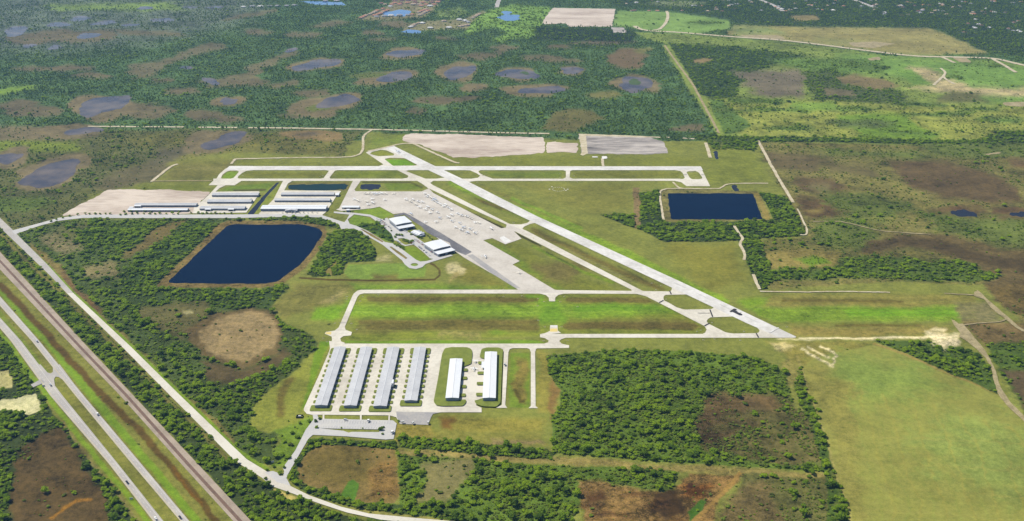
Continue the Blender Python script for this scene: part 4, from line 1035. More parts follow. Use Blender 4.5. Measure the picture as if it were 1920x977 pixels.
# dirt roads and tracks
T = M['track']
ribbon('dirt_road', [[(165, 237.5), (200, 237.5), (260, 238)], [(268, 238.2), (345, 238.5)], [(372, 239), (445, 239.5)], [(465, 240), (540, 240.5), (690, 243), (760, 244.6), (830, 246.4), (950, 249.5), (1030, 251)]], 11, T, 'pale forest road running straight across the picture')
ribbon('dirt_road', [[(1212, 257), (1238, 258)], [(1248, 258), (1256, 258.3)], [(1280, 259.5), (1302, 261)], [(1323, 268), (1327, 280), (1332, 296)]], 9, T, 'broken pale track beyond the grey fill lot')
ribbon('dirt_road', [[(698, 243.5), (683, 254), (681, 266), (679, 284), (668, 292), (640, 295.3), (560, 296), (450, 298.5), (440, 301), (433, 308)]], 7, T, 'curving sandy track round the north end of the airfield')
ribbon('dirt_road', [[(690, 284), (724, 276.5), (750, 270.5), (768, 269.5), (780, 272), (810, 286), (850, 303.5), (861, 306)]], 8, T, 'pale perimeter track past the sandy clearing')
ribbon('dirt_road', [[(284, 341), (300, 328), (319, 313.5), (333, 308)]], 8, T, 'pale track at the western corner of the airfield')
ribbon('dirt_road', [[(284, 340), (340, 339.3), (398, 339)]], 5, M['tantrack'], 'faint grassy track in line with the taxiway', False)
ribbon('dirt_road', [[(1246, 85), (1262, 108), (1300, 160), (1348, 250)]], 8, M['tantrack'], 'straight tan ride through the pines', False)
ribbon('dirt_road', [[(1421, 264), (1450, 318), (1470, 352), (1487, 380)]], 8, T, 'straight pale track along the eastern marsh', False)
ribbon('dirt_road', [[(1495, 392), (1504, 412), (1512, 428), (1512, 440), (1500, 441)]], 4, T, 'thin pale path at the corner of the woods')
ribbon('dirt_road', [[(1190, 49), (1210, 57), (1280, 61.5), (1370, 69), (1480, 77), (1640, 97), (1720, 105.5), (1800, 107.5), (1862, 110), (1900, 118), (1990, 140)]], 22, T, 'pale dirt road along the edge of the far pasture')
ribbon('dirt_road', [[(1862, 111), (1885, 124), (1905, 136)], [(1765, 107), (1790, 118)], [(1250, 21), (1252, 28), (1250, 40), (1238, 54), (1225, 56)]], 14, T, 'side track off the far dirt road')
ribbon('dirt_road', [[(1420, -2), (1450, 10), (1468, 21)], [(1590, -4), (1615, 5), (1642, 15)], [(940, -8), (934, 4), (931, 14)]], 22, M['road'], 'far suburban street')
ribbon('dirt_road', [[(1763, 128), (1772, 136), (1770, 146), (1790, 158)], [(1770, 142), (1750, 160)]], 9, M['track'], 'faint sandy path in the pasture')
ribbon('dirt_road', [[(1244, 413), (1242, 400), (1238, 372), (1238, 360), (1246, 356), (1262, 354.2), (1340, 354.3), (1352, 352.5), (1362, 346.5), (1385, 344.5), (1440, 344.5)], [(1262, 342), (1272, 352), (1282, 354)]], 5, T, 'pale track round the top of the square lake')
ribbon('dirt_road', [[(1376, 424), (1384, 436), (1392, 448), (1388, 458), (1396, 476), (1395, 488)], [(1412, 515), (1418, 532), (1425, 543)]], 6, T, 'winding sandy path beside the tree column')
ribbon('dirt_road', [[(1425, 546.5), (1450, 548), (1530, 548), (1600, 547.5), (1668, 549)]], 4, T, 'thin sandy line north of the closed strip', False)
ribbon('dirt_road', [[(1770, 551), (1800, 553), (1828, 554)]], 3, M['tantrack'], 'faint track joining the tan eastern road', False)
flat('dirt_road', [([(1826, 549), (1833, 545), (1845, 556), (1872, 580), (1895, 600), (1925, 624), (1915, 622), (1885, 600), (1858, 578), (1845, 562), (1826, 556)],)], M['tantrack'], 'tan road at the east end of the closed strip')
flat('dirt_road', [([(1783, 600), (1790, 602), (1798, 608), (1805, 608), (1822, 628), (1846, 656), (1858, 676), (1868, 702), (1876, 728), (1896, 756), (1925, 786), (1925, 796), (1892, 766), (1870, 738), (1862, 712), (1858, 690), (1848, 672), (1832, 656), (1812, 640), (1798, 632), (1800, 626)],)], M['tantrack'], 'tan road winding down past the mown field')
ribbon('dirt_road', [[(1806, 610), (1840, 606), (1872, 604), (1885, 599)]], 3, M['tantrack'], 'short tan link between the eastern roads')
ribbon('dirt_road', [[(1524, 416), (1570, 416), (1600, 421), (1640, 431), (1680, 436), (1745, 440)]], 4, M['tantrack'], 'thin pale path across the eastern marsh')
ribbon('dirt_road', [[(1131, 312.5), (1129, 298)]], 7, T, 'short stub beside the runway', False)
flat('helipad', [(rounded([(1128, 293.5), (1138, 293.5), (1139, 298), (1129, 299)], 2),)], M['paint'], 'small white pad beside the far runway')
flat('helipad', [([(1110, 294), (1120, 294), (1121, 296), (1111, 296)],)], M['paint'], 'thin white bar of concrete near the far runway')
# painted marks
def bar(name, a, b_, w_, m, lab):
    flat(name, [(ribbon_poly([a, b_], w_),)], M[m], lab, None)
level[0] = max(level[0], .72)
for a, b_, lab in (((1330.8, 581.3), (1336, 594.8), 'between the two grass islands'), ((1320.8, 612), (1330, 607), 'west of the eastern grass island'), ((1417.5, 625.5), (1422, 633.6), 'near the runway tip'),
                   ((1255.6, 546.3), (1258.5, 552.6), 'at the end of the lower taxiway'), ((1236, 568.3), (1244, 564), 'west of the western grass island')):
    bar('hold_line', a, b_, 2.4, 'black', 'dark hold line across the taxiway ' + lab)
bar('taxi_line', (1308, 588), (1331, 588), 1.1, 'black', 'thin dark centre line leading to the runway')
flat('runway_marking', [([(1374, 584), (1377, 582), (1382, 584.5), (1392, 590.5), (1390.5, 592.2), (1386, 592), (1373, 585.5), (1370, 586.3), (1368, 584.6), (1376, 579.6), (1380.5, 580.6), (1381.5, 582.2), (1378.5, 582.4), (1377, 581.6)],)], M['black'], 'blacked out numeral near the runway end', None)
flat('runway_marking', [([(1382, 585.5), (1387, 584.5), (1390, 586.2), (1386.5, 587.8)],)], M['paint'], 'white block within the blacked out numeral', None)
bar('runway_marking', (1443, 624.6), (1459.4, 615.3), 2.6, 'paint', 'white bar across the runway threshold')
bar('hold_line', (1314.5, 328.4), (1320, 328.4), 2, 'black', 'dark hold line at the far runway corner')
bar('hold_line', (1280.5, 328.4), (1288, 328.4), 2, 'black', 'dark hold line on the link next to the far runway corner')
bar('hold_line', (635, 606), (648, 606), .9, 'asphalt', 'thin dark line across the western taxiway')
for a, b_, lab in (((440, 315.6), (1308, 315.8), 'straight'), ((735, 277.5), (1440, 614.5), 'diagonal')):
    A, B = Vector(G(*a)), Vector(G(*b_))
    nseg = int((B - A).length / 60)
    pcs = []
    for k in range(nseg):
        p, q = A.lerp(B, (k + .1) / nseg), A.lerp(B, (k + .6) / nseg)
        pcs.append((ribbon_poly([station(*p), station(*q)], 1.0),))
    flat('runway_marking', pcs, M['paint'], 'dashed white centre line of the %s runway' % lab, None, z=level[0] + .02)
    level[0] += .03
pcs = []
for k in range(26):
    x = 606 + k * 5
    pcs.append((ribbon_poly([(x, 788.5 + k * .09), (x - 1.2, 794 + k * .09)], .35),))
    if k < 21:
        pcs.append((ribbon_poly([(x, 799 + k * .1), (x - 1.0, 803.6 + k * .08)], .35),))
flat('parking_lines', pcs, M['paint'], 'white bay lines of the car park', None, z=level[0] + .02)
level[0] += .04

# ------------------------------------------------------------------ buildings
def bmobj(name, bm, mats, parent=None, smooth=False):
    me = bpy.data.meshes.new(name)
    bm.normal_update()
    bm.to_mesh(me)
    bm.free()
    for m in (mats if isinstance(mats, (list, tuple)) else [mats]):
        me.materials.append(m)
    if smooth:
        me.polygons.foreach_set('use_smooth', [True] * len(me.polygons))
    o = bpy.data.objects.new(name, me)
    C.objects.link(o)
    if parent is not None:
        o.parent = parent
    return o

def add_box(bm, x0, x1, y0, y1, z0, z1, mi=0):
    v = [bm.verts.new(p) for p in ((x0, y0, z0), (x1, y0, z0), (x1, y1, z0), (x0, y1, z0), (x0, y0, z1), (x1, y0, z1), (x1, y1, z1), (x0, y1, z1))]
    for f in ((3, 2, 1, 0), (4, 5, 6, 7), (0, 1, 5, 4), (1, 2, 6, 5), (2, 3, 7, 6), (3, 0, 4, 7)):
        bm.faces.new([v[i] for i in f]).material_index = mi

def add_prism(bm, prof, y0, y1, mi=0, axis='y'):
    """extrude a closed x-z profile along y (or a y-z profile along x)"""
    def P(a, z, t):
        return (a, t, z) if axis == 'y' else (t, a, z)
    A = [bm.verts.new(P(a, z, y0)) for a, z in prof]
    B = [bm.verts.new(P(a, z, y1)) for a, z in prof]
    n = len(prof)
    fs = [bm.faces.new(A), bm.faces.new(B[::-1])]
    for i in range(n):
        fs.append(bm.faces.new((A[i], B[i], B[(i + 1) % n], A[(i + 1) % n])))
    for f in fs:
        f.material_index = mi
    bmesh.ops.recalc_face_normals(bm, faces=fs)

def gable_roof(bm, L, Wd, h, rise, over=.5, th=.25):
    """ridge along local x"""
    w2 = Wd / 2 + over
    pr = [(-w2, h - over * rise / (Wd / 2)), (0, h + rise), (w2, h - over * rise / (Wd / 2)), (w2, h - over * rise / (Wd / 2) + th), (0, h + rise + th), (-w2, h - over * rise / (Wd / 2) + th)]
    add_prism(bm, pr, -L / 2 - over, L / 2 + over, 0, 'x')

def wall_shell(bm, L, Wd, h, rise):
    pr = [(-Wd / 2, 0), (Wd / 2, 0), (Wd / 2, h), (0, h + rise), (-Wd / 2, h)]
    add_prism(bm, pr, -L / 2, L / 2, 0, 'x')

def row_hangar(label, cx_, cy_, L, Wd, rz, group, h=5.2, rise=1.1, roof='roof', doors=10, name='row_hangar', vents=True):
    r = empty(name, (cx_, cy_, 0), rz)
    tag(r, label, 'hangar', group)
    bm = bmesh.new(); wall_shell(bm, L, Wd, h - .02, rise); bmobj('wall', bm, M['wall'], r)
    bm = bmesh.new(); gable_roof(bm, L, Wd, h, rise); rf = bmobj('roof', bm, M[roof], r)
    bm = bmesh.new(); add_box(bm, -L / 2 - .4, L / 2 + .4, -.35, .35, h + rise + .2, h + rise + .5); bmobj('ridge_cap', bm, M['trim'], rf)
    step = L / doors
    for s in (-1, 1):
        for k in range(doors):
            xm = -L / 2 + (k + .5) * step
            bm = bmesh.new()
            add_box(bm, xm - step * .43, xm + step * .43, s * Wd / 2 - .06, s * Wd / 2 + .06, .05, h - .8)
            bmobj('hangar_door', bm, M['door'], r)
    for s in (-1, 1):
        bm = bmesh.new()
        add_box(bm, s * L / 2 - .06, s * L / 2 + .06, -.6, .6, .05, 2.2)
        bmobj('door', bm, M['whitewall'], r)
    return r

# grass islands beside the row hangars
islands = []
def isl(pts, r=2):
    islands.append((rounded(pts, r),))
GH = 'long hangars in the southern row'
# (left, right) base corners of the near end, near base line, far base line, tufts
south = [(590.8, 613.8, 766.2, 656.5, 'westernmost long grey hangar, beside the grass bank', 'roof'),
         (645.2, 668.6, 766.8, 656.8, 'long grey hangar second from the grass bank', 'roof'),
         (700.6, 725, 767.6, 657, 'long grey hangar with a white trailer at its side', 'roof'),
         (758.8, 782.2, 757.2, 657, 'slightly shorter long grey hangar next to the two white ones', 'roof'),
         (836, 860, 753.6, 680, 'shorter bright white hangar on its own grass plot', 'whiteroof'),
         (905.5, 929, 753.6, 667, 'longer bright white hangar with a white awning', 'whiteroof')]
geoH = []
for xl, xr, yn, yf, lab, roof in south:
    a, b_ = G(xl, yn), G(xr, yn)
    f0 = G(960, yf)
    Wd, L = b_[0] - a[0], f0[1] - a[1]
    geoH.append(((a[0] + b_[0]) / 2, (a[1] + f0[1]) / 2, L, Wd))
    row_hangar(lab, (a[0] + b_[0]) / 2, (a[1] + f0[1]) / 2, L, Wd, rad(90), GH, 5.8 if roof == 'roof' else 7.0, 1.0 if roof == 'roof' else .7, roof, 10 if roof == 'roof' else 6)
def stw(x, y):
    return station(x, y)
for i, (cx_, cy_, L, Wd) in enumerate(geoH[:4]):
    nt_ = 10 if i < 3 else 9
    yn, yf = cy_ - L / 2, cy_ + L / 2
    # end plots
    isl([stw(cx_ - Wd / 2 - 7, yn - 9), stw(cx_ + Wd / 2 + 7, yn - 9), stw(cx_ + Wd / 2 + 7, yn + 8), stw(cx_ - Wd / 2 - 7, yn + 8)], 3)
    isl([stw(cx_ - Wd / 2 - 7, yf - 16), stw(cx_ + Wd / 2 + 8, yf - 16), stw(cx_ + Wd / 2 + 8, yf + 5), stw(cx_ - Wd / 2 - 7, yf + 5)], 3)
    for k in range(nt_):
        ym = yn + 18 + (L - 42) * k / (nt_ - 1)
        for s in (-1, 1):
            xa = cx_ + s * (Wd / 2 + .5)
            xb = cx_ + s * (Wd / 2 + 5.8 + (1.5 if s > 0 else 0))
            isl([stw(xa, ym - 4), stw(xb, ym - 4), stw(xb, ym + 4), stw(xa, ym + 4)], 1.2)
c5, c6 = geoH[4], geoH[5]
islands.append((rounded([(834, 655), (846, 652.8), (876, 653), (884, 656.5), (886, 664), (884, 683), (880, 685.5), (868, 690), (860, 752), (874, 751), (874, 757), (868, 763), (830, 763.5), (818, 762), (813, 755), (822, 708), (829, 665)], 3),))
islands.append((rounded([(903, 656), (914, 653.4), (936, 653.6), (943, 658), (941, 700), (938.5, 758), (930, 765), (905, 764), (893, 760), (889, 753), (900, 751), (906, 748), (912, 676), (899, 672)], 3),))
for k in range(4):
    y5 = c5[1] - c5[2] / 2 + 17 + k * (c5[2] - 34) / 3.4
    isl([stw(c5[0] + c5[3] / 2 + .3, y5 - 4.5), stw(c5[0] + c5[3] / 2 + 10, y5 - 4.5), stw(c5[0] + c5[3] / 2 + 10, y5 + 4.5), stw(c5[0] + c5[3] / 2 + .3, y5 + 4.5)], 1.5)
    y6 = c6[1] - c6[2] / 2 + 19 + k * (c6[2] - 40) / 3.2
    isl([stw(c6[0] - c6[3] / 2 - .3, y6 - 4.5), stw(c6[0] - c6[3] / 2 - 11, y6 - 4.5), stw(c6[0] - c6[3] / 2 - 11, y6 + 4.5), stw(c6[0] - c6[3] / 2 - .3, y6 + 4.5)], 1.5)
M['grass'] = weathered('island_grass', alb((138, 148, 68)), alb((112, 124, 54)), .06, .4, 1.0, .9, None, .05)
flat('grass', islands, M['grass'], 'mown grass plots between the hangar doors', None)
level[0] += .05

def canopy(label, u, v, wx, dy, h, name='awning', rz=0):
    x, y = G(u, v)
    r = empty(name, (x, y, 0), rz)
    tag(r, label, 'awning')
    bm = bmesh.new(); add_box(bm, -wx / 2, wx / 2, -dy / 2, dy / 2, h, h + .25); bmobj('roof', bm, M['whiteroof'], r)
    for sx in (-1, 1):
        for sy in (-1, 1):
            bm = bmesh.new(); add_box(bm, sx * (wx / 2 - .3) - .1, sx * (wx / 2 - .3) + .1, sy * (dy / 2 - .3) - .1, sy * (dy / 2 - .3) + .1, 0, h); bmobj('post', bm, M['trim'], r)
    return r
canopy('white flat awning on the west side of the longer white hangar', 906.6, 688, 6.5, 21, 4)

# northern hangars: ridge runs east to west
GN = 'long hangars of the northern rows'
north = [(252.5, 367.6, 388.6, 'roof', 'western grey hangar standing on the edge of the sandy lot', 8, 15, 4.8),
         (239.6, 351.5, 397.5, 'whiteroof', 'western pale hangar next to the line of street trees', 8, 13, 4.6),
         (397.5, 484, 369.6, 'roof', 'grey hangar nearest the ditch bend, topmost of its three', 7, 17, 5),
         (388.5, 471, 382.2, 'roof', 'middle grey hangar of the three west of the ditch', 7, 17, 5),
         (374.5, 458.5, 395, 'roof', 'lowest grey hangar of the three west of the ditch', 7, 17, 5),
         (527, 626, 368.6, 'roof', 'pale hangar below the long green pond', 8, 15, 5),
         (515, 618.5, 379.6, 'roof', 'pale hangar between the big hangar and the pond hangar', 8, 14, 5),
         (489, 611, 396.6, 'whiteroof', 'biggest northern hangar with a gabled entrance facing the road', 8, 24, 6.5)]
for xl, xr, yb, roof, lab, nd, dep, hh in north:
    a, b_ = G(xl, yb), G(xr, yb)
    row_hangar(lab, (a[0] + b_[0]) / 2, a[1] + dep / 2, b_[0] - a[0], dep, 0, GN, hh, 1.4, roof, nd)
# white extensions
def shed(label, u, v, wx, dy, h, cat='shed', name='shed', rz=0, roof='whiteroof', rise=.6, open_front=False):
    x, y = G(u, v)
    r = empty(name, (x, y + dy / 2 if rz == 0 else y, 0), rz)
    tag(r, label, cat)
    bm = bmesh.new(); wall_shell(bm, wx, dy, h - .02, rise); bmobj('wall', bm, M['whitewall'], r)
    bm = bmesh.new(); gable_roof(bm, wx, dy, h, rise, .4, .2); bmobj('roof', bm, M[roof], r)
    bm = bmesh.new(); add_box(bm, -wx * .36, wx * .36, -dy / 2 - .08, -dy / 2 + .04, .05, h * .75); bmobj('bay_opening' if open_front else 'door', bm, M['darkopen'] if open_front else M['door'], r)
    return r
shed('white open fronted bay at the west end of the sandy lot hangar', 258, 390, 15, 7, 4.6, open_front=True)
shed('white open fronted bay on the lowest hangar, closer to the lot', 390, 396.5, 13, 7, 5, open_front=True)
shed('white open fronted bay on the lowest hangar, closer to the ditch', 433, 396.5, 13, 7, 5, open_front=True)
shed('small white shed at the end of the pond hangar', 632, 369, 8, 16, 4.5)
shed('small white shed in front of the western lot hangars', 246, 392, 9, 6, 3.5)
# gabled porch of the big hangar
x, y = G(547, 397.2)
r = empty('entrance_porch', (x, y - 3, 0), rad(90)); tag(r, 'grey blue gabled porch in the middle of the biggest northern hangar', 'porch')
bm = bmesh.new(); wall_shell(bm, 7, 27, 5.2, 2.2); bmobj('wall', bm, M['wall'], r)
bm = bmesh.new(); gable_roof(bm, 7, 27, 5.25, 2.2, .5, .25); bmobj('roof', bm, M['roof'], r)
bm = bmesh.new(); add_box(bm, -3.62, -3.4, -3, 3, .05, 3.4); bmobj('door', bm, M['glass'], r)
# ramp shelter
x0, y0 = G(641, 392.2); x1, _ = G(673, 392.2)
shed('long low white shelter on the western side of the ramp', 657, 392.2, x1 - x0, 11, 4.2, 'shelter', 'shelter', open_front=True)
shed('little white building beside the low shelter', 652.5, 397.5, 7, 8, 4.5, 'building', 'small_building')

# terminal: stepped white hangars facing the dark asphalt strip
def stepped_hangar(label, roofq, h1, h2, cut):
    q = [Vector(G(u, v, h1)) for u, v in roofq]     # west, north, east, south corners of the roof
    c = sum(q, Vector((0, 0))) / 4
    along = ((q[2] - q[1]) + (q[3] - q[0])).normalized()      # towards the lean-to
    across = Vector((-along.y, along.x))
    L = ((q[2] - q[1]).length + (q[3] - q[0]).length) / 2
    Wd = ((q[1] - q[0]).length + (q[2] - q[3]).length) / 2
    r = empty('terminal_hangar', (c.x, c.y, 0), math.atan2(along.y, along.x))
    tag(r, label, 'hangar', 'terminal hangars')
    xc = -L / 2 + L * cut
    bm = bmesh.new(); add_box(bm, -L / 2, xc, -Wd / 2, Wd / 2, 0, h1 - .05); bmobj('wall', bm, M['whitewall'], r)
    bm = bmesh.new(); add_prism(bm, [(-Wd / 2 - .5, h1), (0, h1 + .9), (Wd / 2 + .5, h1), (Wd / 2 + .5, h1 + .35), (0, h1 + 1.25), (-Wd / 2 - .5, h1 + .35)], -L / 2 - .5, xc + .4, 0, 'x'); bmobj('roof', bm, M['whiteroof'], r)
    bm = bmesh.new(); add_box(bm, xc - .02, xc + .12, -Wd / 2 + 1, Wd / 2 - 1, h2 + .7, h1 - .4); bmobj('window', bm, M['glass'], r)
    bm = bmesh.new(); add_box(bm, xc + .15, L / 2, -Wd / 2, Wd / 2, 0, h2 - .05); bmobj('lean_to_wall', bm, M['wall'], r)
    bm = bmesh.new(); add_box(bm, xc + .15, L / 2 + 1.2, -Wd / 2 - .5, Wd / 2 + .5, h2, h2 + .4); bmobj('lean_to_roof', bm, M['whiteroof'], r)
    for k in (-1, 1):
        bm = bmesh.new(); add_box(bm, L / 2 - .05, L / 2 + .08, k * Wd * .24 - Wd * .17, k * Wd * .24 + Wd * .17, .05, h2 * .8); bmobj('door', bm, M['darkopen'], r)
    bm = bmesh.new(); add_box(bm, -L * .42, xc - 2, -Wd / 2 - .1, -Wd / 2 + .05, .05, h1 * .7); bmobj('hangar_door', bm, M['door'], r)
    return r
stepped_hangar('white stepped hangar nearer to the turning circle of the ramp road', [(732, 411.6), (755, 404), (773, 418.6), (752.5, 428.6)], 9.5, 6, .72)
stepped_hangar('white stepped hangar at the far end of the dark asphalt strip', [(797, 458.2), (823, 447.6), (849, 464.5), (825, 475.4)], 9.5, 6, .70)
# small terminal with several gables
x, y = G(783, 440)
d = Vector(G(793, 443)) - Vector(G(775, 434.5)); ang = math.atan2(d.y, d.x)
r = empty('terminal_building', (x, y, 0), ang); tag(r, 'small white terminal building with several gables between the stepped hangars', 'building')
bm = bmesh.new(); wall_shell(bm, 25, 15, 4.5, 2.0); bmobj('wall', bm, M['whitewall'], r)
bm = bmesh.new(); gable_roof(bm, 25, 15, 4.5, 2.0, .9, .3); bmobj('roof', bm, M['whiteroof'], r)
for k in (-8, 0, 8):
    bm = bmesh.new(); add_prism(bm, [(k - 3.4, 4.0), (k + 3.4, 4.0), (k, 6.4)], -10.5, 10.5, 0, 'y'); bmobj('gable', bm, M['whiteroof'], r)
bm = bmesh.new(); add_box(bm, 12.6, 18, -6, 6, .05, 3.8); add_box(bm, 12.7, 18.4, -6.4, 6.4, 3.85, 4.1); bmobj('glazed_wing', bm, M['wall'], r)
for k in range(5):
    bm = bmesh.new(); add_box(bm, -9 + k * 4.5 - 1.2, -9 + k * 4.5 + 1.2, -7.6, -7.45, 1, 2.8); bmobj('window', bm, M['glass'], r)
# pump house by the hangar rows
x, y = G(562, 782)
r = empty('equipment_enclosure', (x, y, 0)); tag(r, 'white box inside a dark fence near the entrance road', 'enclosure')
bm = bmesh.new(); add_box(bm, -2, 2, -1.2, 1.2, 0, 2.4); bmobj('box', bm, M['whitewall'], r)
bm = bmesh.new()
for s in (-1, 1):
    add_box(bm, -4.6, 4.6, s * 3.4 - .1, s * 3.4 + .1, 0, 2.2); add_box(bm, s * 4.7 - .1, s * 4.7 + .1, -3.5, 3.5, 0, 2.2)
bmobj('fence', bm, M['darkopen'], r)

# ------------------------------------------------------------------ light planes
def plane_mesh(hi=True):
    bm = bmesh.new()
    # fuselage
    prof = [(4.2, .12, .15, 1.25), (4.0, .45, .45, 1.2), (3.2, .58, .62, 1.25), (1.8, .64, .8, 1.45), (.3, .64, .85, 1.5), (-1.2, .5, .62, 1.4), (-3.2, .22, .3, 1.35), (-4.6, .08, .14, 1.4)]
    rings = []
    for x, ry, rz_, zc in prof:
        rings.append([bm.verts.new((x, ry * math.cos(a), zc + rz_ * math.sin(a))) for a in [2 * math.pi * k / 8 for k in range(8)]])
    for r0, r1 in zip(rings[:-1], rings[1:]):
        for k in range(8):
            bm.faces.new((r0[k], r0[(k + 1) % 8], r1[(k + 1) % 8], r1[k]))
    bm.faces.new(rings[0]); bm.faces.new(rings[-1][::-1])
    zw = 2.25 if hi else 1.05
    def wing(pts, z0, th):
        a = [bm.verts.new((x, y, z0)) for x, y in pts]; b_ = [bm.verts.new((x, y, z0 + th)) for x, y in pts]
        n = len(pts)
        bm.faces.new(b_); bm.faces.new(a[::-1])
        for i in range(n):
            bm.faces.new((a[i], a[(i + 1) % n], b_[(i + 1) % n], b_[i]))
    wing([(1.8, -.5), (1.6, -5.4), (.4, -5.5), (.0, -.5), (.0, .5), (.4, 5.5), (1.6, 5.4), (1.8, .5)], zw, .18)
    wing([(-3.6, 0), (-3.9, -1.8), (-4.7, -1.8), (-4.7, 1.8), (-3.9, 1.8)], 1.4, .1)
    # fin
    f = [(-3.2, 1.5), (-4.1, 2.9), (-4.8, 2.9), (-4.7, 1.4)]
    a = [bm.verts.new((x, -.06, z)) for x, z in f]; b_ = [bm.verts.new((x, .06, z)) for x, z in f]
    bm.faces.new(a); bm.faces.new(b_[::-1])
    for i in range(4):
        bm.faces.new((a[i], b_[i], b_[(i + 1) % 4], a[(i + 1) % 4]))
    nf = len(bm.faces)
    # windscreen band, propeller, legs with wheels
    add_box(bm, .9, 2.2, -.6, .6, 1.75, 2.15, 1)
    add_box(bm, 4.2, 4.28, -.09, .09, .4, 2.1, 2)
    for x, y in ((3.3, 0), (.6, 1.2), (.6, -1.2)):
        add_box(bm, x - .07, x + .07, y - .07, y + .07, .25, 1.1, 0)
        add_box(bm, x - .25, x + .25, y - .1, y + .1, 0, .5, 2)
    bmesh.ops.recalc_face_normals(bm, faces=bm.faces[:])
    me = bpy.data.meshes.new('light_plane'); bm.to_mesh(me); bm.free()
    return me
plane_paint = []
for nme, c in (('white', (244, 244, 242)), ('cream', (236, 230, 214)), ('bluegrey', (190, 200, 214))):
    plane_paint.append(plain('plane_paint_' + nme, srgb(c, .88), .35))
PLM = []
for hi in (True, False):
    for pm in plane_paint:
        me = plane_mesh(hi)
        for m in (pm, M['glass'], M['tyre']):
            me.materials.append(m)
        PLM.append(me)
z1 = [(325, 110), (362, 108), (400, 114), (440, 105), (475, 120), (515, 108), (555, 110), (610, 112), (725, 108), (180, 190), (235, 210), (350, 220), (425, 185), (440, 238), (600, 195), (372, 262), (895, 190), (955, 222), (990, 195), (1060, 220), (1025, 262), (1085, 300),
      (1155, 110), (1180, 152), (1212, 136), (1245, 168), (1290, 182), (1275, 208), (1330, 232), (1370, 257), (1415, 285), (1440, 268), (1480, 305), (1520, 332), (1165, 328), (1260, 330), (1330, 372), (1225, 376), (1195, 298), (1530, 408), (1610, 390), (1662, 412), (1740, 425), (1800, 452), (1365, 450),
      (1475, 440), (1535, 490), (1310, 502), (1850, 510), (1900, 516), (1580, 580), (1695, 580), (1665, 612), (1745, 655), (1855, 655), (1165, 505), (960, 395), (1120, 232), (1310, 140 + 60), (1640, 520), (1790, 600)]
prow = random.Random(3)
def plane(u, v, rz, lab, grp='light planes parked on the ramp', k=None, s=1.0):
    x, y = G(u, v)
    k = prow.choice((0, 3, 0, 3, 0, 3, 1, 4, 2)) if k is None else k
    o = bpy.data.objects.new('light_plane', PLM[k]); C.objects.link(o)
    o.location = (x, y, level[0] + .02); o.rotation_euler = (0, 0, rz); o.scale = (s, s, s)
    return tag(o, lab, 'plane', grp)
for zx, zy in z1:
    u, v = 640 + zx / 7.385, 350 + zy / 7.385
    row = 'in the row along the west side of the ramp' if zx < 780 else ('in the row next to the grass ditch of the ramp' if zy < (zx - 1130) * .5 + 175 else 'in the middle rows of the ramp')
    plane(u, v, rad(prow.choice((35, 40, 215, 220, -50, 130)) + prow.uniform(-8, 8)), 'white light plane parked ' + row, 'light planes parked ' + row, None, prow.uniform(.95, 1.2))
plane(921.8, 430.6, rad(200), 'lone white light plane at the ramp corner near the pad', None, 0, 1.2)
plane(908.5, 483.5, rad(10), 'lone white light plane standing on the lower ramp', None, 3, 1.3)
plane(973, 513.5, rad(100), 'small cream plane by itself on the tapering end of the ramp', None, 4, 1.0)
plane(746.5, 286.5, rad(-30), 'bluish plane standing on the old runway head', None, 2, 1.4)
plane(891, 680.5, rad(85), 'white plane just outside the awning hangar', None, 0, .95)
plane(888.5, 694.5, rad(80), 'broad winged white plane between the two white hangars', None, 3, 1.15)

# ------------------------------------------------------------------ cars
car_paint = {}
for nme, c in (('white', (240, 240, 238)), ('silver', (180, 184, 190)), ('dark', (44, 46, 52)), ('red', (140, 40, 34)), ('blue', (60, 84, 130))):
    car_paint[nme] = plain('car_paint_' + nme, srgb(c, .85), .3)
def car_parts(col, van=False):
    bm = bmesh.new()
    L, Wd = (5.2, 1.95) if van else (4.5, 1.8)
    pr = [(-L / 2, .35), (L / 2, .35), (L / 2, .75), (L / 2 - .25, .92), (L * .2, 1.0), (-L * .42, 1.02), (-L / 2, .9)]
    add_prism(bm, pr, -Wd / 2, Wd / 2)
    body = bpy.data.meshes.new('body'); bm.to_mesh(body); bm.free(); body.materials.append(car_paint[col])
    bm = bmesh.new()
    t = 2.0 if van else 1.45
    add_prism(bm, [(L * .22, 1.0), (L * .08, t - .05), (-L * .36, t - .05), (-L * .45, 1.02)], -Wd / 2 + .06, Wd / 2 - .06)
    cab = bpy.data.meshes.new('window'); bm.to_mesh(cab); bm.free(); cab.materials.append(M['glass'])
    bm = bmesh.new()
    add_box(bm, -L * .37, L * .09, -Wd / 2 + .08, Wd / 2 - .08, t - .05, t + .03)
    top = bpy.data.meshes.new('roof'); bm.to_mesh(top); bm.free(); top.materials.append(car_paint[col])
    bm = bmesh.new()
    bmesh.ops.create_cone(bm, cap_ends=True, segments=14, radius1=.34, radius2=.34, depth=.24, matrix=Matrix.Rotation(rad(90), 4, 'X'))
    wh = bpy.data.meshes.new('wheel'); bm.to_mesh(wh); bm.free(); wh.materials.append(M['tyre'])
    return body, cab, top, wh, L, Wd
CARS = {}
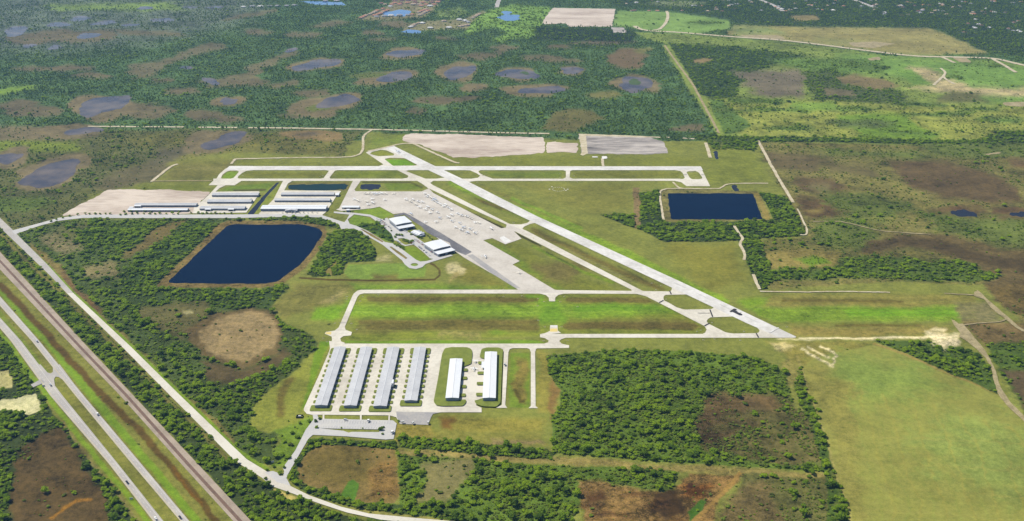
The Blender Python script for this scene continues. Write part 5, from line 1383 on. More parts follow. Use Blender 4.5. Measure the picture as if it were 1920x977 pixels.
def car(u, v, rz, col, lab, grp=None, van=False, k=1.0):
    key = (col, van)
    if key not in CARS:
        CARS[key] = car_parts(col, van)
    body, cab, top, wh, L, Wd = CARS[key]
    x, y = G(u, v)
    r = empty('van' if van else 'car', (x, y, level[0] + .02), rz)
    r.scale = (k, k, k)
    tag(r, lab, 'van' if van else 'car', grp)
    for nme, me, loc in (('body', body, (0, 0, 0)), ('window', cab, (0, 0, 0)), ('roof', top, (0, 0, 0)), ('wheel', wh, (L * .31, Wd / 2 - .1, .34)), ('wheel', wh, (L * .31, -Wd / 2 + .1, .34)),
                         ('wheel', wh, (-L * .31, Wd / 2 - .1, .34)), ('wheel', wh, (-L * .31, -Wd / 2 + .1, .34))):
        o = bpy.data.objects.new(nme, me); C.objects.link(o); o.parent = r; o.location = loc
    return r
ha, hb = Vector(G(204, 870)), Vector(G(94, 742))
HA = math.atan2((hb - ha).y, (hb - ha).x)
car(183, 779, HA, 'white', 'white car driving up the carriageway beside the bright green verge', None, True, 1.25)
car(238.5, 907, HA + math.pi, 'dark', 'dark car on the outer carriageway', None, False, 1.25)
car(337.5, 972.5, HA, 'dark', 'dark car at the bottom edge on the carriageway nearer the railway', None, False, 1.2)
car(292, 975, HA + math.pi, 'white', 'white car at the bottom edge on the outer carriageway', None, False, 1.2)
car(95, 724, HA + math.pi, 'silver', 'silver car at the median crossing', None, False, 1.25)
car(69.6, 642, HA, 'silver', 'silver car above the median crossing', None, False, 1.25)
car(691, 791.5, rad(80), 'white', 'white van at the top bay of the grey car park', None, True, 1.3)
car(648, 789.5, rad(0), 'silver', 'silver car parked across the top bays of the car park', None, False, 1.2)
car(735.8, 813, rad(75), 'white', 'white van at the east end of the grey car park', None, True, 1.4)
car(946.5, 686, rad(85), 'silver', 'grey pickup on the lane beside the awning hangar', None, True, 1.2)
for k, (u, v) in enumerate(((755, 794.5), (774.5, 796), (803, 795.5))):
    x, y = G(u, v)
    r = empty('trailer', (x, y, level[0] + .02), rad((10, 60, 85)[k])); tag(r, ('white trailer at the car park corner of the grey pad', 'white trailer in the middle of the grey pad edge', 'white trailer at the far corner of the grey pad')[k], 'trailer')
    bm = bmesh.new(); add_box(bm, -2.2, 2.2, -1, 1, .6, 2.4); bmobj('box', bm, M['whitewall'], r)
    bm = bmesh.new(); add_box(bm, 2.2, 3.5, -.08, .08, .55, .7); bmobj('tow_bar', bm, M['tyre'], r)
    for s in (-1, 1):
        bm = bmesh.new(); add_box(bm, -.35, .35, s * .95 - .1, s * .95 + .1, 0, .68); bmobj('wheel', bm, M['tyre'], r)
x, y = G(736.5, 727)
# white trailer beside the third long hangar
hx, hy, hL, hW = geoH[2]
r = empty('trailer', (hx + hW / 2 + 2.2, hy - hL / 2 + hL * .36, level[0]), rad(90)); tag(r, 'tall white trailer against the side of the third long hangar', 'trailer')
bm = bmesh.new(); add_box(bm, -6, 6, -1.3, 1.3, .9, 7.2); bmobj('box', bm, M['whiteroof'], r)
bm = bmesh.new(); add_box(bm, -5, 5, -1.2, 1.2, 0, .88); bmobj('chassis', bm, M['tyre'], r)
prk = random.Random(9)
lotlines = [((712, 413), (733, 430), 8), ((748, 428), (764, 437), 5), ((790, 456), (812, 470), 8), ((808, 474), (824, 482), 6), ((705, 410), (722, 424), 7), ((738, 420), (757, 433), 6), ((745, 455), (752, 459), 2), ((768, 455), (776, 460), 3), ((776, 449), (797, 464), 7), ((784, 463), (806, 481), 9), ((800, 462), (822, 477), 7)]
for (a, b_, n) in lotlines:
    for k in range(n):
        if prk.random() < .12:
            continue
        t = (k + .5) / n
        car(a[0] + (b_[0] - a[0]) * t, a[1] + (b_[1] - a[1]) * t, rad(prk.choice((35, 215)) + prk.uniform(-4, 4)), prk.choice(('white', 'silver', 'white', 'dark', 'red', 'blue')), 'small car among those parked outside the terminal', 'cars parked outside the terminal')
for k in range(9):
    car(530 + k * 8 + prk.uniform(-1, 1), 400.2, rad(90), prk.choice(('white', 'silver', 'dark')), 'small car parked in front of the biggest northern hangar', 'cars parked by the biggest northern hangar')

# ------------------------------------------------------------------ airfield furniture
def sign(u, v, wx, lab, grp, rz=0):
    x, y = G(u, v)
    r = empty('taxiway_sign', (x, y, 0), rz); tag(r, lab, 'sign', grp)
    bm = bmesh.new(); add_box(bm, -wx / 2, wx / 2, -.5, .5, .03, .1); bmobj('pad', bm, M['paint'], r)
    bm = bmesh.new(); add_box(bm, -wx / 2 + .3, wx / 2 - .3, -.12, .12, .35, 1.3); bmobj('panel', bm, M['yellow'], r)
    for s in (-1, 1):
        bm = bmesh.new(); add_box(bm, s * (wx / 2 - .6) - .06, s * (wx / 2 - .6) + .06, -.06, .06, .1, .35); bmobj('leg', bm, M['trim'], r)
spots = [(650.5, 556), (650.5, 561), (680.5, 556), (675.5, 564.5), (709.5, 553), (628, 606), (659, 606.5), (669, 618), (613, 641), (606, 634), (944, 542.5), (944, 556), (979, 554.8), (1020, 565.5), (1008, 573.5), (1050.5, 566), (1058, 556), (1083, 575), (1009.5, 600.5), (1021.5, 613), (1053, 613), (1019.5, 639.2), (1064.5, 638.5), (1009, 560),
         (1319, 637.5), (1340, 635.5), (1395, 621.5), (1335, 605), (1314, 619), (1307, 621.5), (1388, 638), (1475, 613), (1230, 543.5), (1249, 561), (1240, 536), (1222, 531), (963, 418), (1000, 447), (870, 355), (895, 312.5 + 30), (1082, 341), (455, 329), (600, 330.5), (606, 329.5), (688, 357 - 22), (905, 330), (1050, 326), (1050, 333), (1076, 330), (1278, 331), (1297, 323), (1305, 334), (740, 299), (758, 310)]
for (u, v) in spots:
    sign(u, v, 3.4 if v > 500 else 4.5, 'small pale sign low in the grass beside a taxiway', 'small signs along the taxiways')
# segmented circle with a wind sock
x, y = G(1047.4, 355)
r = empty('segmented_circle', (x, y, 0)); tag(r, 'ring of white panels in the grass south of the far taxiway', 'marker')
for k in range(18):
    a = 2 * math.pi * k / 18
    bm = bmesh.new(); add_box(bm, -1.4, 1.4, -.5, .5, .1, .5)
    o = bmobj('panel', bm, M['paint'], r); o.location = (14.5 * math.cos(a), 14.5 * math.sin(a), 0); o.rotation_euler = (0, 0, a + rad(90))
for a, dd in ((180, 22), (0, 22), (130, 24), (-25, 19)):
    a = rad(a)
    bm = bmesh.new(); add_box(bm, -1.8, 1.8, -1.8, 1.8, .1, .5)
    o = bmobj('panel', bm, M['paint'], r); o.location = (dd * math.cos(a), dd * math.sin(a), 0)
o = empty('windsock', (x, y + 1, 0)); tag(o, 'wind sock on a pole inside the ring of white panels', 'windsock')
bm = bmesh.new(); add_box(bm, -.08, .08, -.08, .08, 0, 7); bmobj('pole', bm, M['trim'], o)
bm = bmesh.new(); bmesh.ops.create_cone(bm, cap_ends=True, segments=12, radius1=.5, radius2=.25, depth=3.2, matrix=Matrix.Translation((1.7, 0, 6.8)) @ Matrix.Rotation(rad(90), 4, 'Y')); bmobj('sock', bm, car_paint['red'], o)
# road signs by the highway and the entrance
for u, v, lab in ((246.5, 937, 'white sign on the verge of the outer carriageway'), (82, 725.5, 'pale sign on the verge by the highway side road'), (511.5, 868, 'white entrance sign on the grass by the pale road')):
    x, y = G(u, v)
    r = empty('road_sign', (x, y, 0), rad(20)); tag(r, lab, 'sign')
    bm = bmesh.new(); add_box(bm, -2, 2, -.15, .15, .6, 3.2); bmobj('panel', bm, M['whitewall'], r)
    for s in (-1, 1):
        bm = bmesh.new(); add_box(bm, s * 1.5 - .1, s * 1.5 + .1, -.1, .1, 0, .6); bmobj('post', bm, M['trim'], r)

# ------------------------------------------------------------------ far houses
roofs = [weathered('roof_tile_' + n_, alb(c), alb(tuple(int(k * .85) for k in c)), .3, 1.0, .8) for n_, c in (('orange', (206, 150, 116)), ('tan', (200, 178, 150)), ('grey', (170, 170, 172)), ('white', (232, 230, 226)), ('brown', (150, 112, 92)))]
def house_mesh(k, L=18, Wd=12):
    bm = bmesh.new()
    add_box(bm, -L / 2, L / 2, -Wd / 2, Wd / 2, 0, 3, 0)
    o_ = .7
    v = [bm.verts.new(p) for p in ((-L / 2 - o_, -Wd / 2 - o_, 3.02), (L / 2 + o_, -Wd / 2 - o_, 3.02), (L / 2 + o_, Wd / 2 + o_, 3.02), (-L / 2 - o_, Wd / 2 + o_, 3.02), (-L / 2 + Wd * .42, 0, 6), (L / 2 - Wd * .42, 0, 6))]
    for f in ((0, 1, 5, 4), (1, 2, 5), (2, 3, 4, 5), (3, 0, 4), (3, 2, 1, 0)):
        bm.faces.new([v[i] for i in f]).material_index = 1
    add_box(bm, -L * .1, L * .1, -Wd / 2 - 4, -Wd / 2, 0, 2.8, 0)
    add_box(bm, -L * .14, L * .14, -Wd / 2 - 4.6, -Wd / 2 + .5, 2.82, 3.3, 1)
    me = bpy.data.meshes.new('house'); bm.to_mesh(me); bm.free()
    me.materials.append(M['whitewall']); me.materials.append(roofs[k])
    return me
HM = [house_mesh(k) for k in range(5)]
hr_ = random.Random(21)
HOUSES = []
def house(u, v, rz, k, lab, grp, s=1.0):
    x, y = G(u, v)
    o = bpy.data.objects.new('house', HM[k]); C.objects.link(o)
    o.location = (x, y, 0); o.rotation_euler = (0, 0, rz); o.scale = (s, s, s)
    HOUSES.append((x, y))
    tag(o, lab, 'house', grp)
def house_row(pts, step, ks, lab, grp, s=1.3):
    P = [Vector(G(*p)) for p in pts]
    for a, b_ in zip(P[:-1], P[1:]):
        n = max(1, int((b_ - a).length / step))
        for i in range(n):
            if hr_.random() < .1: continue
            p = a.lerp(b_, (i + .5) / n) + Vector((hr_.uniform(-4, 4), hr_.uniform(-6, 6)))
            house(*station(*p), math.atan2((b_ - a).y, (b_ - a).x), hr_.choice(ks), lab, grp, s * hr_.uniform(.9, 1.15))
e1, e1g = 'orange roofed house in the estate around the blue pond', 'houses of the estate around the blue pond'
house_row([(674, 35), (724, 14)], 30, (0, 0, 1), e1, e1g); house_row([(700, 31), (728, 19)], 30, (0, 1), e1, e1g)
house_row([(698, 32), (770, 29)], 30, (3, 1, 2), e1, e1g); house_row([(770, 29), (802, 17)], 30, (0, 1), e1, e1g); house_row([(784, 30), (806, 20)], 32, (0, 1), e1, e1g)
house_row([(725, 13), (770, 12), (812, 12)], 30, (3, 1, 0), e1, e1g)
e2, e2g = 'red roofed house in the rows at the top edge', 'red roofed houses at the top edge'
house_row([(708, 7), (770, 6), (830, 5)], 32, (0, 0, 4), e2, e2g); house_row([(735, 2), (830, 1)], 32, (0, 4), e2, e2g); house_row([(715, 9.5), (820, 9)], 34, (0, 1), e2, e2g)
e3, e3g = 'tan roofed house in the rows above the small pond', 'houses above the small blue pond'
house_row([(767, 52), (785, 43), (800, 45)], 28, (1, 3), e3, e3g); house_row([(775, 54), (800, 53), (850, 53), (880, 47)], 32, (1, 3, 2), e3, e3g); house_row([(812, 43), (850, 38), (872, 38), (883, 46)], 32, (2, 3, 1), e3, e3g); house_row([(885, 35), (905, 23)], 34, (1, 0), e3, e3g)
house_row([(448, 14), (560, 11)], 38, (3, 2), 'pale house in the long row beyond the forest', 'pale houses beyond the forest'); house_row([(600, 3), (640, 2)], 40, (3, 2), 'pale house in the long row beyond the forest', 'pale houses beyond the forest')
e4, e4g = 'pale house among the trees of the far suburb', 'houses of the far suburb'
for k in range(120):
    u = hr_.uniform(1170, 1915)
    v = hr_.uniform(-2, 22) if u < 1650 else hr_.uniform(-2, 30)
    house(u, v, hr_.uniform(0, 3.1), hr_.choice((3, 2, 2, 1, 1, 4, 4, 0)), e4, e4g, hr_.uniform(.8, 1.15))
e5, e5g = 'grey house in the small settlement by the far pasture', 'houses of the small settlement'
for k in range(14):
    house(hr_.uniform(1800, 1915), hr_.uniform(36, 62), hr_.uniform(0, 3), hr_.choice((2, 3, 4, 4)), e5, e5g, .95)

# ------------------------------------------------------------------ plants
def foliage(name, dark, mid, light, scale=.012):
    m, nt, b = mat_new(name)
    oi = N(nt, 'ShaderNodeObjectInfo')
    n1 = noise_node(nt, oi.outputs['Location'], scale, 3, .6)
    f = math_node(nt, 'MULTIPLY_ADD', n1.outputs[0], 1.7, -.34)
    f = math_node(nt, 'ADD', f, math_node(nt, 'MULTIPLY_ADD', oi.outputs['Random'], 1.0, -.38), clamp=True)
    cr = N(nt, 'ShaderNodeValToRGB')
    e = cr.color_ramp.elements
    e[0].position, e[0].color = .08, (*dark, 1)
    e[1].position, e[1].color = .95, (*light, 1)
    k = e.new(.5); k.color = (*mid, 1)
    nt.links.new(f, cr.inputs[0])
    tc = N(nt, 'ShaderNodeTexCoord')
    n2 = noise_node(nt, tc.outputs['Object'], .55, 2)
    col = mixc(nt, math_node(nt, 'MULTIPLY', n2.outputs[0], .35), cr.outputs[0], tuple(a * .6 for a in mid))
    nt.links.new(col, b.inputs['Base Color'])
    b.inputs['Roughness'].default_value = .85
    b.inputs['Specular IOR Level'].default_value = .15
    tl = N(nt, 'ShaderNodeBsdfTranslucent')
    nt.links.new(mixc(nt, 1.0, col, (1.55, 1.45, .6), 'MULTIPLY'), tl.inputs['Color'])
    ms = N(nt, 'ShaderNodeMixShader')
    ms.inputs[0].default_value = .5
    nt.links.new(b.outputs[0], ms.inputs[1])
    nt.links.new(tl.outputs[0], ms.inputs[2])
    nt.links.new(ms.outputs[0], nt.nodes['Material Output'].inputs['Surface'])
    return m
M['leaf'] = foliage('broad_leaves', (.068, .122, .012), (.160, .255, .012), (.255, .360, .014), .011)
M['needle'] = foliage('pine_needles', (.092, .166, .044), (.140, .222, .048), (.200, .285, .050), .006)
M['scrub'] = foliage('scrub_leaves', (.100, .130, .030), (.160, .205, .030), (.220, .300, .032), .012)
M['bark'] = weathered('bark', (.10, .075, .055), (.06, .045, .035), .5, 3, .95)

def lobe(bm, c, r, rr, sub=1, squash=.8):
    ret = bmesh.ops.create_icosphere(bm, subdivisions=sub, radius=1.0)
    ph = [rr.uniform(0, 6.3) for _ in range(4)]
    for v in ret['verts']:
        p = v.co
        k = 1 + .22 * math.sin(3.1 * p.x + ph[0]) * math.sin(3.7 * p.y + ph[1]) + .16 * math.sin(5.3 * p.z + ph[2]) + rr.uniform(-.13, .13)
        v.co = Vector((p.x * r * k, p.y * r * k, p.z * r * k * squash)) + c

def leaf_clumps(bm, centres, n, size, rr):
    for _ in range(n):
        c, r = rr.choice(centres)
        d = Vector((rr.gauss(0, 1), rr.gauss(0, 1), rr.gauss(.25, 1))).normalized()
        p = c + Vector((d.x * r, d.y * r, d.z * r * .8)) * rr.uniform(.92, 1.22)
        t = Vector((rr.gauss(0, 1), rr.gauss(0, 1), rr.gauss(0, .6))).normalized()
        s_ = t.cross(d).normalized() if t.cross(d).length > .1 else Vector((1, 0, 0))
        a = size * rr.uniform(.6, 1.3)
        v = [bm.verts.new(p + t * a * x + s_ * a * y + d * rr.uniform(-.2, .2) * a) for x, y in ((-1, -.1), (-.2, -.8), (.9, -.3), (.5, .8), (-.5, .7))]
        bm.faces.new(v)

def crown_mesh(name, seed, kind):
    rr = random.Random(seed)
    bm = bmesh.new()
    cs = []
    if kind == 'broad':
        R_, H_ = 4.4, 7.4
        cs.append((Vector((0, 0, H_ * .62)), R_ * .62))
        for k in range(7):
            a = k * 2.4 + rr.uniform(-.4, .4)
            d = rr.uniform(.35, .72) * R_
            cs.append((Vector((d * math.cos(a), d * math.sin(a), H_ * rr.uniform(.38, .82) - d * .12)), R_ * rr.uniform(.3, .5)))
        for c, r in cs:
            lobe(bm, c, r, rr, 1, .62)
        leaf_clumps(bm, cs, 150, .62, rr)
        mat = M['leaf']
    elif kind == 'pine':
        H_ = 12.0
        for k in range(6):
            z = H_ * (.50 + .085 * k)
            a = k * 2.2 + rr.uniform(-.6, .6)
            d = rr.uniform(.3, 1.5) * (1 - k * .12)
            cs.append((Vector((d * math.cos(a), d * math.sin(a), z)), rr.uniform(1.1, 1.9) * (1 - k * .09)))
        for c, r in cs:
            lobe(bm, c, r, rr, 1, .7)
        leaf_clumps(bm, cs, 80, .5, rr)
        mat = M['needle']
    else:
        for k in range(4):
            a = rr.uniform(0, 6.3)
            d = rr.uniform(0, 1.1)
            cs.append((Vector((d * math.cos(a), d * math.sin(a), rr.uniform(.6, 1.1))), rr.uniform(.7, 1.1)))
        for c, r in cs:
            lobe(bm, c, r, rr, 1, .8)
        leaf_clumps(bm, cs, 40, .35, rr)
        mat = M['scrub']
    me = bpy.data.meshes.new(name); bm.normal_update(); bm.to_mesh(me); bm.free()
    me.materials.append(mat)
    return me

def trunk_mesh(seed, h, r, limbs=4):
    rr = random.Random(seed)
    bm = bmesh.new()
    def taper(p, q, r0, r1, n=7):
        d = (q - p).normalized(); s_ = d.orthogonal().normalized(); t = d.cross(s_)
        A = [bm.verts.new(p + (s_ * math.cos(2 * math.pi * k / n) + t * math.sin(2 * math.pi * k / n)) * r0) for k in range(n)]
        B = [bm.verts.new(q + (s_ * math.cos(2 * math.pi * k / n) + t * math.sin(2 * math.pi * k / n)) * r1) for k in range(n)]
        for k in range(n):
            bm.faces.new((A[k], A[(k + 1) % n], B[(k + 1) % n], B[k]))
        bm.faces.new(B)
    top = Vector((rr.uniform(-.3, .3), rr.uniform(-.3, .3), h * .6))
    taper(Vector((0, 0, -.1)), top, r, r * .6)
    for k in range(limbs):
        a = k * 6.28 / limbs + rr.uniform(-.4, .4)
        b0 = top * rr.uniform(.75, .98)
        taper(b0, b0 + Vector((math.cos(a) * h * .22, math.sin(a) * h * .22, h * rr.uniform(.12, .25))), r * .45, r * .15, 5)
    me = bpy.data.meshes.new('trunk'); bm.to_mesh(me); bm.free(); me.materials.append(M['bark'])
    return me
CR = {'broad': [crown_mesh('crown', 100 + k, 'broad') for k in range(5)], 'pine': [crown_mesh('crown', 200 + k, 'pine') for k in range(4)], 'shrub': [crown_mesh('crown', 300 + k, 'shrub') for k in range(4)]}
TRK = {'broad': [trunk_mesh(k, 9, .32) for k in range(5)], 'pine': [trunk_mesh(20 + k, 14, .22, 3) for k in range(4)]}
def tree(x, y, kind, k, s, rz, label, group=None, name=None, cat='tree'):
    r = empty(name or ('pine_tree' if kind == 'pine' else 'broadleaf_tree'), (x, y, 0), rz)
    r.scale = (s, s, s * prow.uniform(.9, 1.15))
    tag(r, label, cat, group)
    k = k % len(CR[kind])
    c = bpy.data.objects.new('crown', CR[kind][k]); C.objects.link(c); c.parent = r
    if kind in TRK:
        t = bpy.data.objects.new('trunk', TRK[kind][k]); C.objects.link(t); t.parent = r
    return r

# candidate sites
def sites():
    out = []
    for v0, v1, cell in ((1290, 245, 4.2), (245, -45, 7.5)):
        y0, y1 = G(960, v0)[1], G(960, v1)[1]
        rows = np.arange(y0, y1, cell)
        xs, ys = [], []
        for yy in rows:
            hw = 1260 / F * (yy * CP + ALT * SP)
            xr = np.arange(-hw, hw, cell)
            xs.append(xr); ys.append(np.full(xr.shape, yy))
        x, y = np.concatenate(xs), np.concatenate(ys)
        x = x + rng.uniform(-.48, .48, x.shape) * cell
        y = y + rng.uniform(-.48, .48, y.shape) * cell
        _, _, veg = cover(x, y)
        k = 1.0 + 1.5 * (fbm(x, y, 55, 40) - .5) + .9 * (fbm(x, y, 16, 60, 2) - .5)
        veg = veg * np.clip(k, .15, 1.7)[:, None]
        veg[:, 1] *= np.clip(1 + 2.6 * (fbm(x, y, 110, 51, 4) - .5), .2, 1.8)
        veg[:, 2] *= np.clip(1 + 4.2 * (fbm(x, y, 42, 33, 3) - .52), .04, 2.6)
        veg[:, 2] += .55 * veg[:, 0]
        veg[:, 0] *= 1.4
        veg[:, 0] *= np.clip(1 + 2.4 * (fbm(x, y, 30, 77) - .5), 0, 2)
        p = veg * cell * cell / 10000.0
        tot = p.sum(1)
        keep = rng.uniform(0, 1, x.shape) < tot
        x, y, p, tot = x[keep], y[keep], p[keep], tot[keep]
        u, v = station_np(x, y)
        free = np.ones(x.shape, bool)
        for outer, holes, clear in CLEAR:
            us, vs_ = [q[0] for q in outer], [q[1] for q in outer]
            idx = np.nonzero(free & (u > min(us) - 6) & (u < max(us) + 6) & (v > min(vs_) - 6) & (v < max(vs_) + 6))[0]
            if idx.size == 0: continue
            d = sdist(u[idx], v[idx], outer)
            su = F * (SP + (v[idx] - CY) / F * CP) / ALT
            bad = d > -1.6 * su * clear
            for h_ in holes:
                bad &= ~(sdist(u[idx], v[idx], h_) > 1.0)
            free[idx[bad]] = False
        x, y, p, tot = x[free], y[free], p[free], tot[free]
        r_ = rng.uniform(0, 1, x.shape) * tot
        typ = np.where(r_ < p[:, 0], 0, np.where(r_ < p[:, 0] + p[:, 1], 1, 2))
        out.append((x, y, typ))
    return [np.concatenate(a) for a in zip(*out)]
tx, ty, tt = sites()
hp = np.array(HOUSES)
ok = np.ones(tx.shape, bool)
for hx_, hy_ in hp:
    ok &= ~((np.abs(tx - hx_) < 13) & (np.abs(ty - hy_) < 13))
tx, ty, tt = tx[ok], ty[ok], tt[ok]
ts = rng.lognormal(-.12, .40, tx.shape)
ts = np.clip(ts, .4, 2.0)
ts = np.where(tt == 0, ts * .70, np.where(tt == 1, ts * .78, ts))
tr_ = rng.uniform(0, 2 * math.pi, tx.shape)
ti = rng.integers(0, 1000, tx.shape)
tu, tv = station_np(tx, ty)
# the 300 trees that show largest stand as trees of their own
inview = (tu > -2) & (tu < 1922) & (tv > -2) & (tv < 985)
size = np.where(inview & (tt == 0), ts / (ty * CP + ALT * SP), 0)
big = np.argsort(-size)[:300]
single = np.zeros(tx.shape, bool); single[big] = True
protos = {'broad': [None] * 5, 'pine': [None] * 4, 'shrub': [None] * 4}
belt = [(-60, 400), (0, 424), (50, 480), (230, 656), (360, 788), (505, 915), (740, 990), (740, 1300), (530, 1300), (374, 872), (168, 652), (0, 468)]
inb = sdist(tu, tv, belt) > -3
prow = random.Random(5)
for i in big:
    u, v = tu[i], tv[i]
    if inb[i]:
        lab, grp = 'leafy green tree in the dense belt between the railway and the pale road', 'trees of the belt beside the railway'
    elif u < 300:
        lab, grp = 'leafy green tree in the wood beside the highway verge', 'trees of the wood beside the highway'
    elif u < 700 and v < 900:
        lab, grp = 'leafy green tree in the hedges and thickets around the entrance road', 'trees around the entrance road'
    elif u < 1290:
        lab, grp = 'leafy green tree in the woods below the hangar rows', 'trees below the hangar rows'
    else:
        lab, grp = 'leafy green tree in the thickets along the mown field', 'trees along the mown field'
    k = int(ti[i]) % 5
    r = tree(float(tx[i]), float(ty[i]), 'broad', k, float(ts[i]), float(tr_[i]), lab, grp)
    if protos['broad'][k] is None:
        protos['broad'][k] = r.children[0]
# a few pines and shrubs of their own in the open
for k, (u, v, lab) in enumerate(((1205, 380, 'tall thin pine at the edge of the woods by the brown ride'), (1408, 430, 'tall pine at the top of the tree column'), (1416, 500, 'tall pine low in the tree column'), (990, 255, 'dark pine between the two sandy lots'))):
    r = tree(*G(u, v), 'pine', k, 1.25, k, lab)
    protos['pine'][k] = r.children[0]
for k, (u, v, lab) in enumerate(((235.5, 757, 'dark green bush beside the railway ballast'), (672, 867, 'dark bush standing alone in the brown lot'), (562, 795, 'small bush on the grass near the fenced box'), (546, 835, 'round bush on the grass beside the entrance road'))):
    r = tree(*G(u, v), 'shrub', k, 2.2, k, lab, None, 'bush', 'bush')
    protos['shrub'][k] = r.children[0]

def planting(name, label, sel, kind):
    me = bpy.data.meshes.new(name)
    n = int(sel.sum())
    me.vertices.add(n)
    co = np.zeros((n, 3), np.float32); co[:, 0] = tx[sel]; co[:, 1] = ty[sel]
    me.vertices.foreach_set('co', co.ravel())
    for an, typ_, val in (('size', 'FLOAT', ts[sel]), ('turn', 'FLOAT', tr_[sel]), ('pick', 'INT', ti[sel])):
        a = me.attributes.new(an, typ_, 'POINT')
        a.data.foreach_set('value', val.astype(np.float32 if typ_ == 'FLOAT' else np.int32))
    o = bpy.data.objects.new(name, me); C.objects.link(o)
    tag(o, label, None, None, 'stuff')
    ng = bpy.data.node_groups.new(name, 'GeometryNodeTree')
    ng.interface.new_socket('Geometry', in_out='INPUT', socket_type='NodeSocketGeometry')
    ng.interface.new_socket('Geometry', in_out='OUTPUT', socket_type='NodeSocketGeometry')
    gi, go = ng.nodes.new('NodeGroupInput'), ng.nodes.new('NodeGroupOutput')
    iop = ng.nodes.new('GeometryNodeInstanceOnPoints')
    jn = ng.nodes.new('GeometryNodeJoinGeometry')
    for p in protos[kind]:
        if p is None: continue
        oi = ng.nodes.new('GeometryNodeObjectInfo')
        oi.transform_space = 'ORIGINAL'
        oi.inputs['Object'].default_value = p
        oi.inputs['As Instance'].default_value = True
        ng.links.new(oi.outputs['Geometry'], jn.inputs[0])
    def attr(nm, tp):
        a = ng.nodes.new('GeometryNodeInputNamedAttribute'); a.data_type = tp; a.inputs['Name'].default_value = nm
        return a.outputs[0]
    cx_ = ng.nodes.new('ShaderNodeCombineXYZ')
    ng.links.new(attr('turn', 'FLOAT'), cx_.inputs[2])
    e2r = ng.nodes.new('FunctionNodeEulerToRotation')
    ng.links.new(cx_.outputs[0], e2r.inputs[0])
    ng.links.new(gi.outputs[0], iop.inputs['Points'])
    ng.links.new(jn.outputs[0], iop.inputs['Instance'])
    iop.inputs['Pick Instance'].default_value = True
    ng.links.new(attr('pick', 'INT'), iop.inputs['Instance Index'])
    ng.links.new(e2r.outputs[0], iop.inputs['Rotation'])
    sz = ng.nodes.new('ShaderNodeVectorMath'); sz.operation = 'SCALE'
    sz.inputs[0].default_value = (1.08, 1.08, .74 if kind == 'broad' else .85)
    ng.links.new(attr('size', 'FLOAT'), sz.inputs['Scale'])
    ng.links.new(sz.outputs[0], iop.inputs['Scale'])
    ng.links.new(iop.outputs[0], go.inputs[0])
    md = o.modifiers.new('planting', 'NODES'); md.node_group = ng
    return o
print('plants', [int(((tt == k) & ~single).sum()) for k in range(3)])
planting('woodland', 'dense green broadleaf woodland spread over the land', (tt == 0) & ~single, 'broad')
planting('pine_forest', 'dark pine forest reaching to the far edge', (tt == 1), 'pine')
planting('scrub', 'low olive scrub scattered over marsh and clearings', (tt == 2), 'shrub')

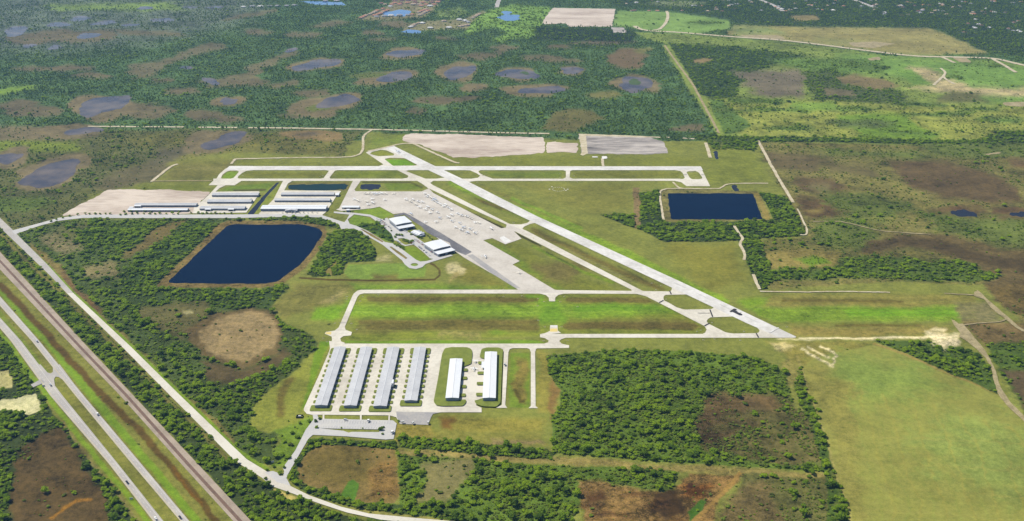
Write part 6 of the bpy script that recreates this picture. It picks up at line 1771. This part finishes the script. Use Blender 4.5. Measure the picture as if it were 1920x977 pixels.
# street trees and garden trees
stg = 'street trees along the airport road'
av = [(118, 409.5), (131, 406.5), (146, 403.5), (160, 402), (168, 402.5), (179, 402), (188, 402.5), (198, 402), (207, 402.5), (226, 404), (236, 403), (248, 402.5), (258, 401.5), (270, 402), (281, 402), (291, 402.5), (300, 401.5), (312, 402), (324, 402), (334, 402.5),
      (233, 398), (246, 397.8), (256, 398.4), (272, 398), (284, 398.6), (322, 399), (336, 398), (352, 397), (358, 399.5), (372, 400), (380, 402), (388, 400.5), (396, 402), (404, 400.5), (413, 402), (421, 401), (434, 401.5), (458, 392), (471, 376), (484, 366), (96, 416), (106, 412.5)]
for k, (u, v) in enumerate(av):
    tree(*G(u, v), 'broad', k, prow.uniform(.55, .8), k * 1.7, 'small round tree in the line along the airport road', stg, 'street_tree')
gt = [((592, 791.5), 'dark tree at the top of the entrance road', .62), ((600, 787), 'brownish tree at the corner of the car park', .6), ((593.5, 803), 'tree at the west end of the car park median', .6), ((640, 803.5), 'small tree in the middle of the car park median', .35), ((680, 804), 'slim tree on the right half of the car park median', .33),
      ((714, 807), 'larger of two trees at the east end of the car park median', .85), ((719, 803), 'smaller of two trees at the east end of the car park median', .5), ((717.5, 815), 'tree at the south east corner of the car park', .5), ((747, 791), 'tree between the car park and the grey pad', .5), ((525, 889), 'round tree on the island where the entrance road joins', .75),
      ((533, 878), 'small dark tree beside the entrance junction', .55), ((501, 883), 'tree on the western corner of the entrance junction', .6), ((513, 876), 'tree just above the entrance junction', .65), ((541, 790.5), 'little bush like tree west of the entrance road', .35), ((498, 899), 'tree on the south side of the pale road opposite the entrance', .6)]
for k, ((u, v), lab, s) in enumerate(gt):
    tree(*G(u, v), 'broad', k, s, k * 2.1, lab)
tg = 'garden trees in front of the terminal'
for k, (u, v, s) in enumerate(((741, 446, .7), (744, 442, .75), (749, 442, .8), (754, 443, .75), (757, 452, .8), (762, 453, .9), (766, 455, .9), (771, 456, .95), (774, 453, .7), (745, 462, .8), (751, 465, .95), (756, 467, .85), (740, 459, .7), (768, 436, .6), (771, 441, .6), (784, 446, .7), (790, 447, .7), (797, 440, .6), (802, 443, .6), (806, 447, .55), (810, 450, .55), (796, 463, .6), (801, 467, .65), (806, 470, .65), (812, 474, .55), (820, 478, .6), (734, 434, .5), (720, 412.5, .5), (652, 396, .6), (661, 397.5, .6), (645, 398, .5), (604, 390, .6), (619, 376, .6), (621, 382, .55))):
    tree(*G(u, v), 'broad', k, s, k * 1.3, 'dark green tree in the gardens around the terminal buildings', tg, 'garden_tree')

# ------------------------------------------------------------------ haze
if HAZE_DENSITY > 0:
    hm = bpy.data.materials.new('haze'); hm.use_nodes = True
    nt = hm.node_tree; nt.nodes.clear()
    out = N(nt, 'ShaderNodeOutputMaterial'); pv = N(nt, 'ShaderNodeVolumePrincipled')
    pv.inputs['Color'].default_value = (.30, .58, 1.0, 1)
    pv.inputs['Density'].default_value = HAZE_DENSITY
    pv.inputs['Anisotropy'].default_value = .2
    nt.links.new(pv.outputs[0], out.inputs['Volume'])
    bm = bmesh.new(); add_box(bm, -26000, 26000, -13000, 24000, -1.0, ALT + 12)
    tag(bmobj('haze', bm, hm), 'thin bluish haze hanging over the whole plain', None, None, 'stuff')
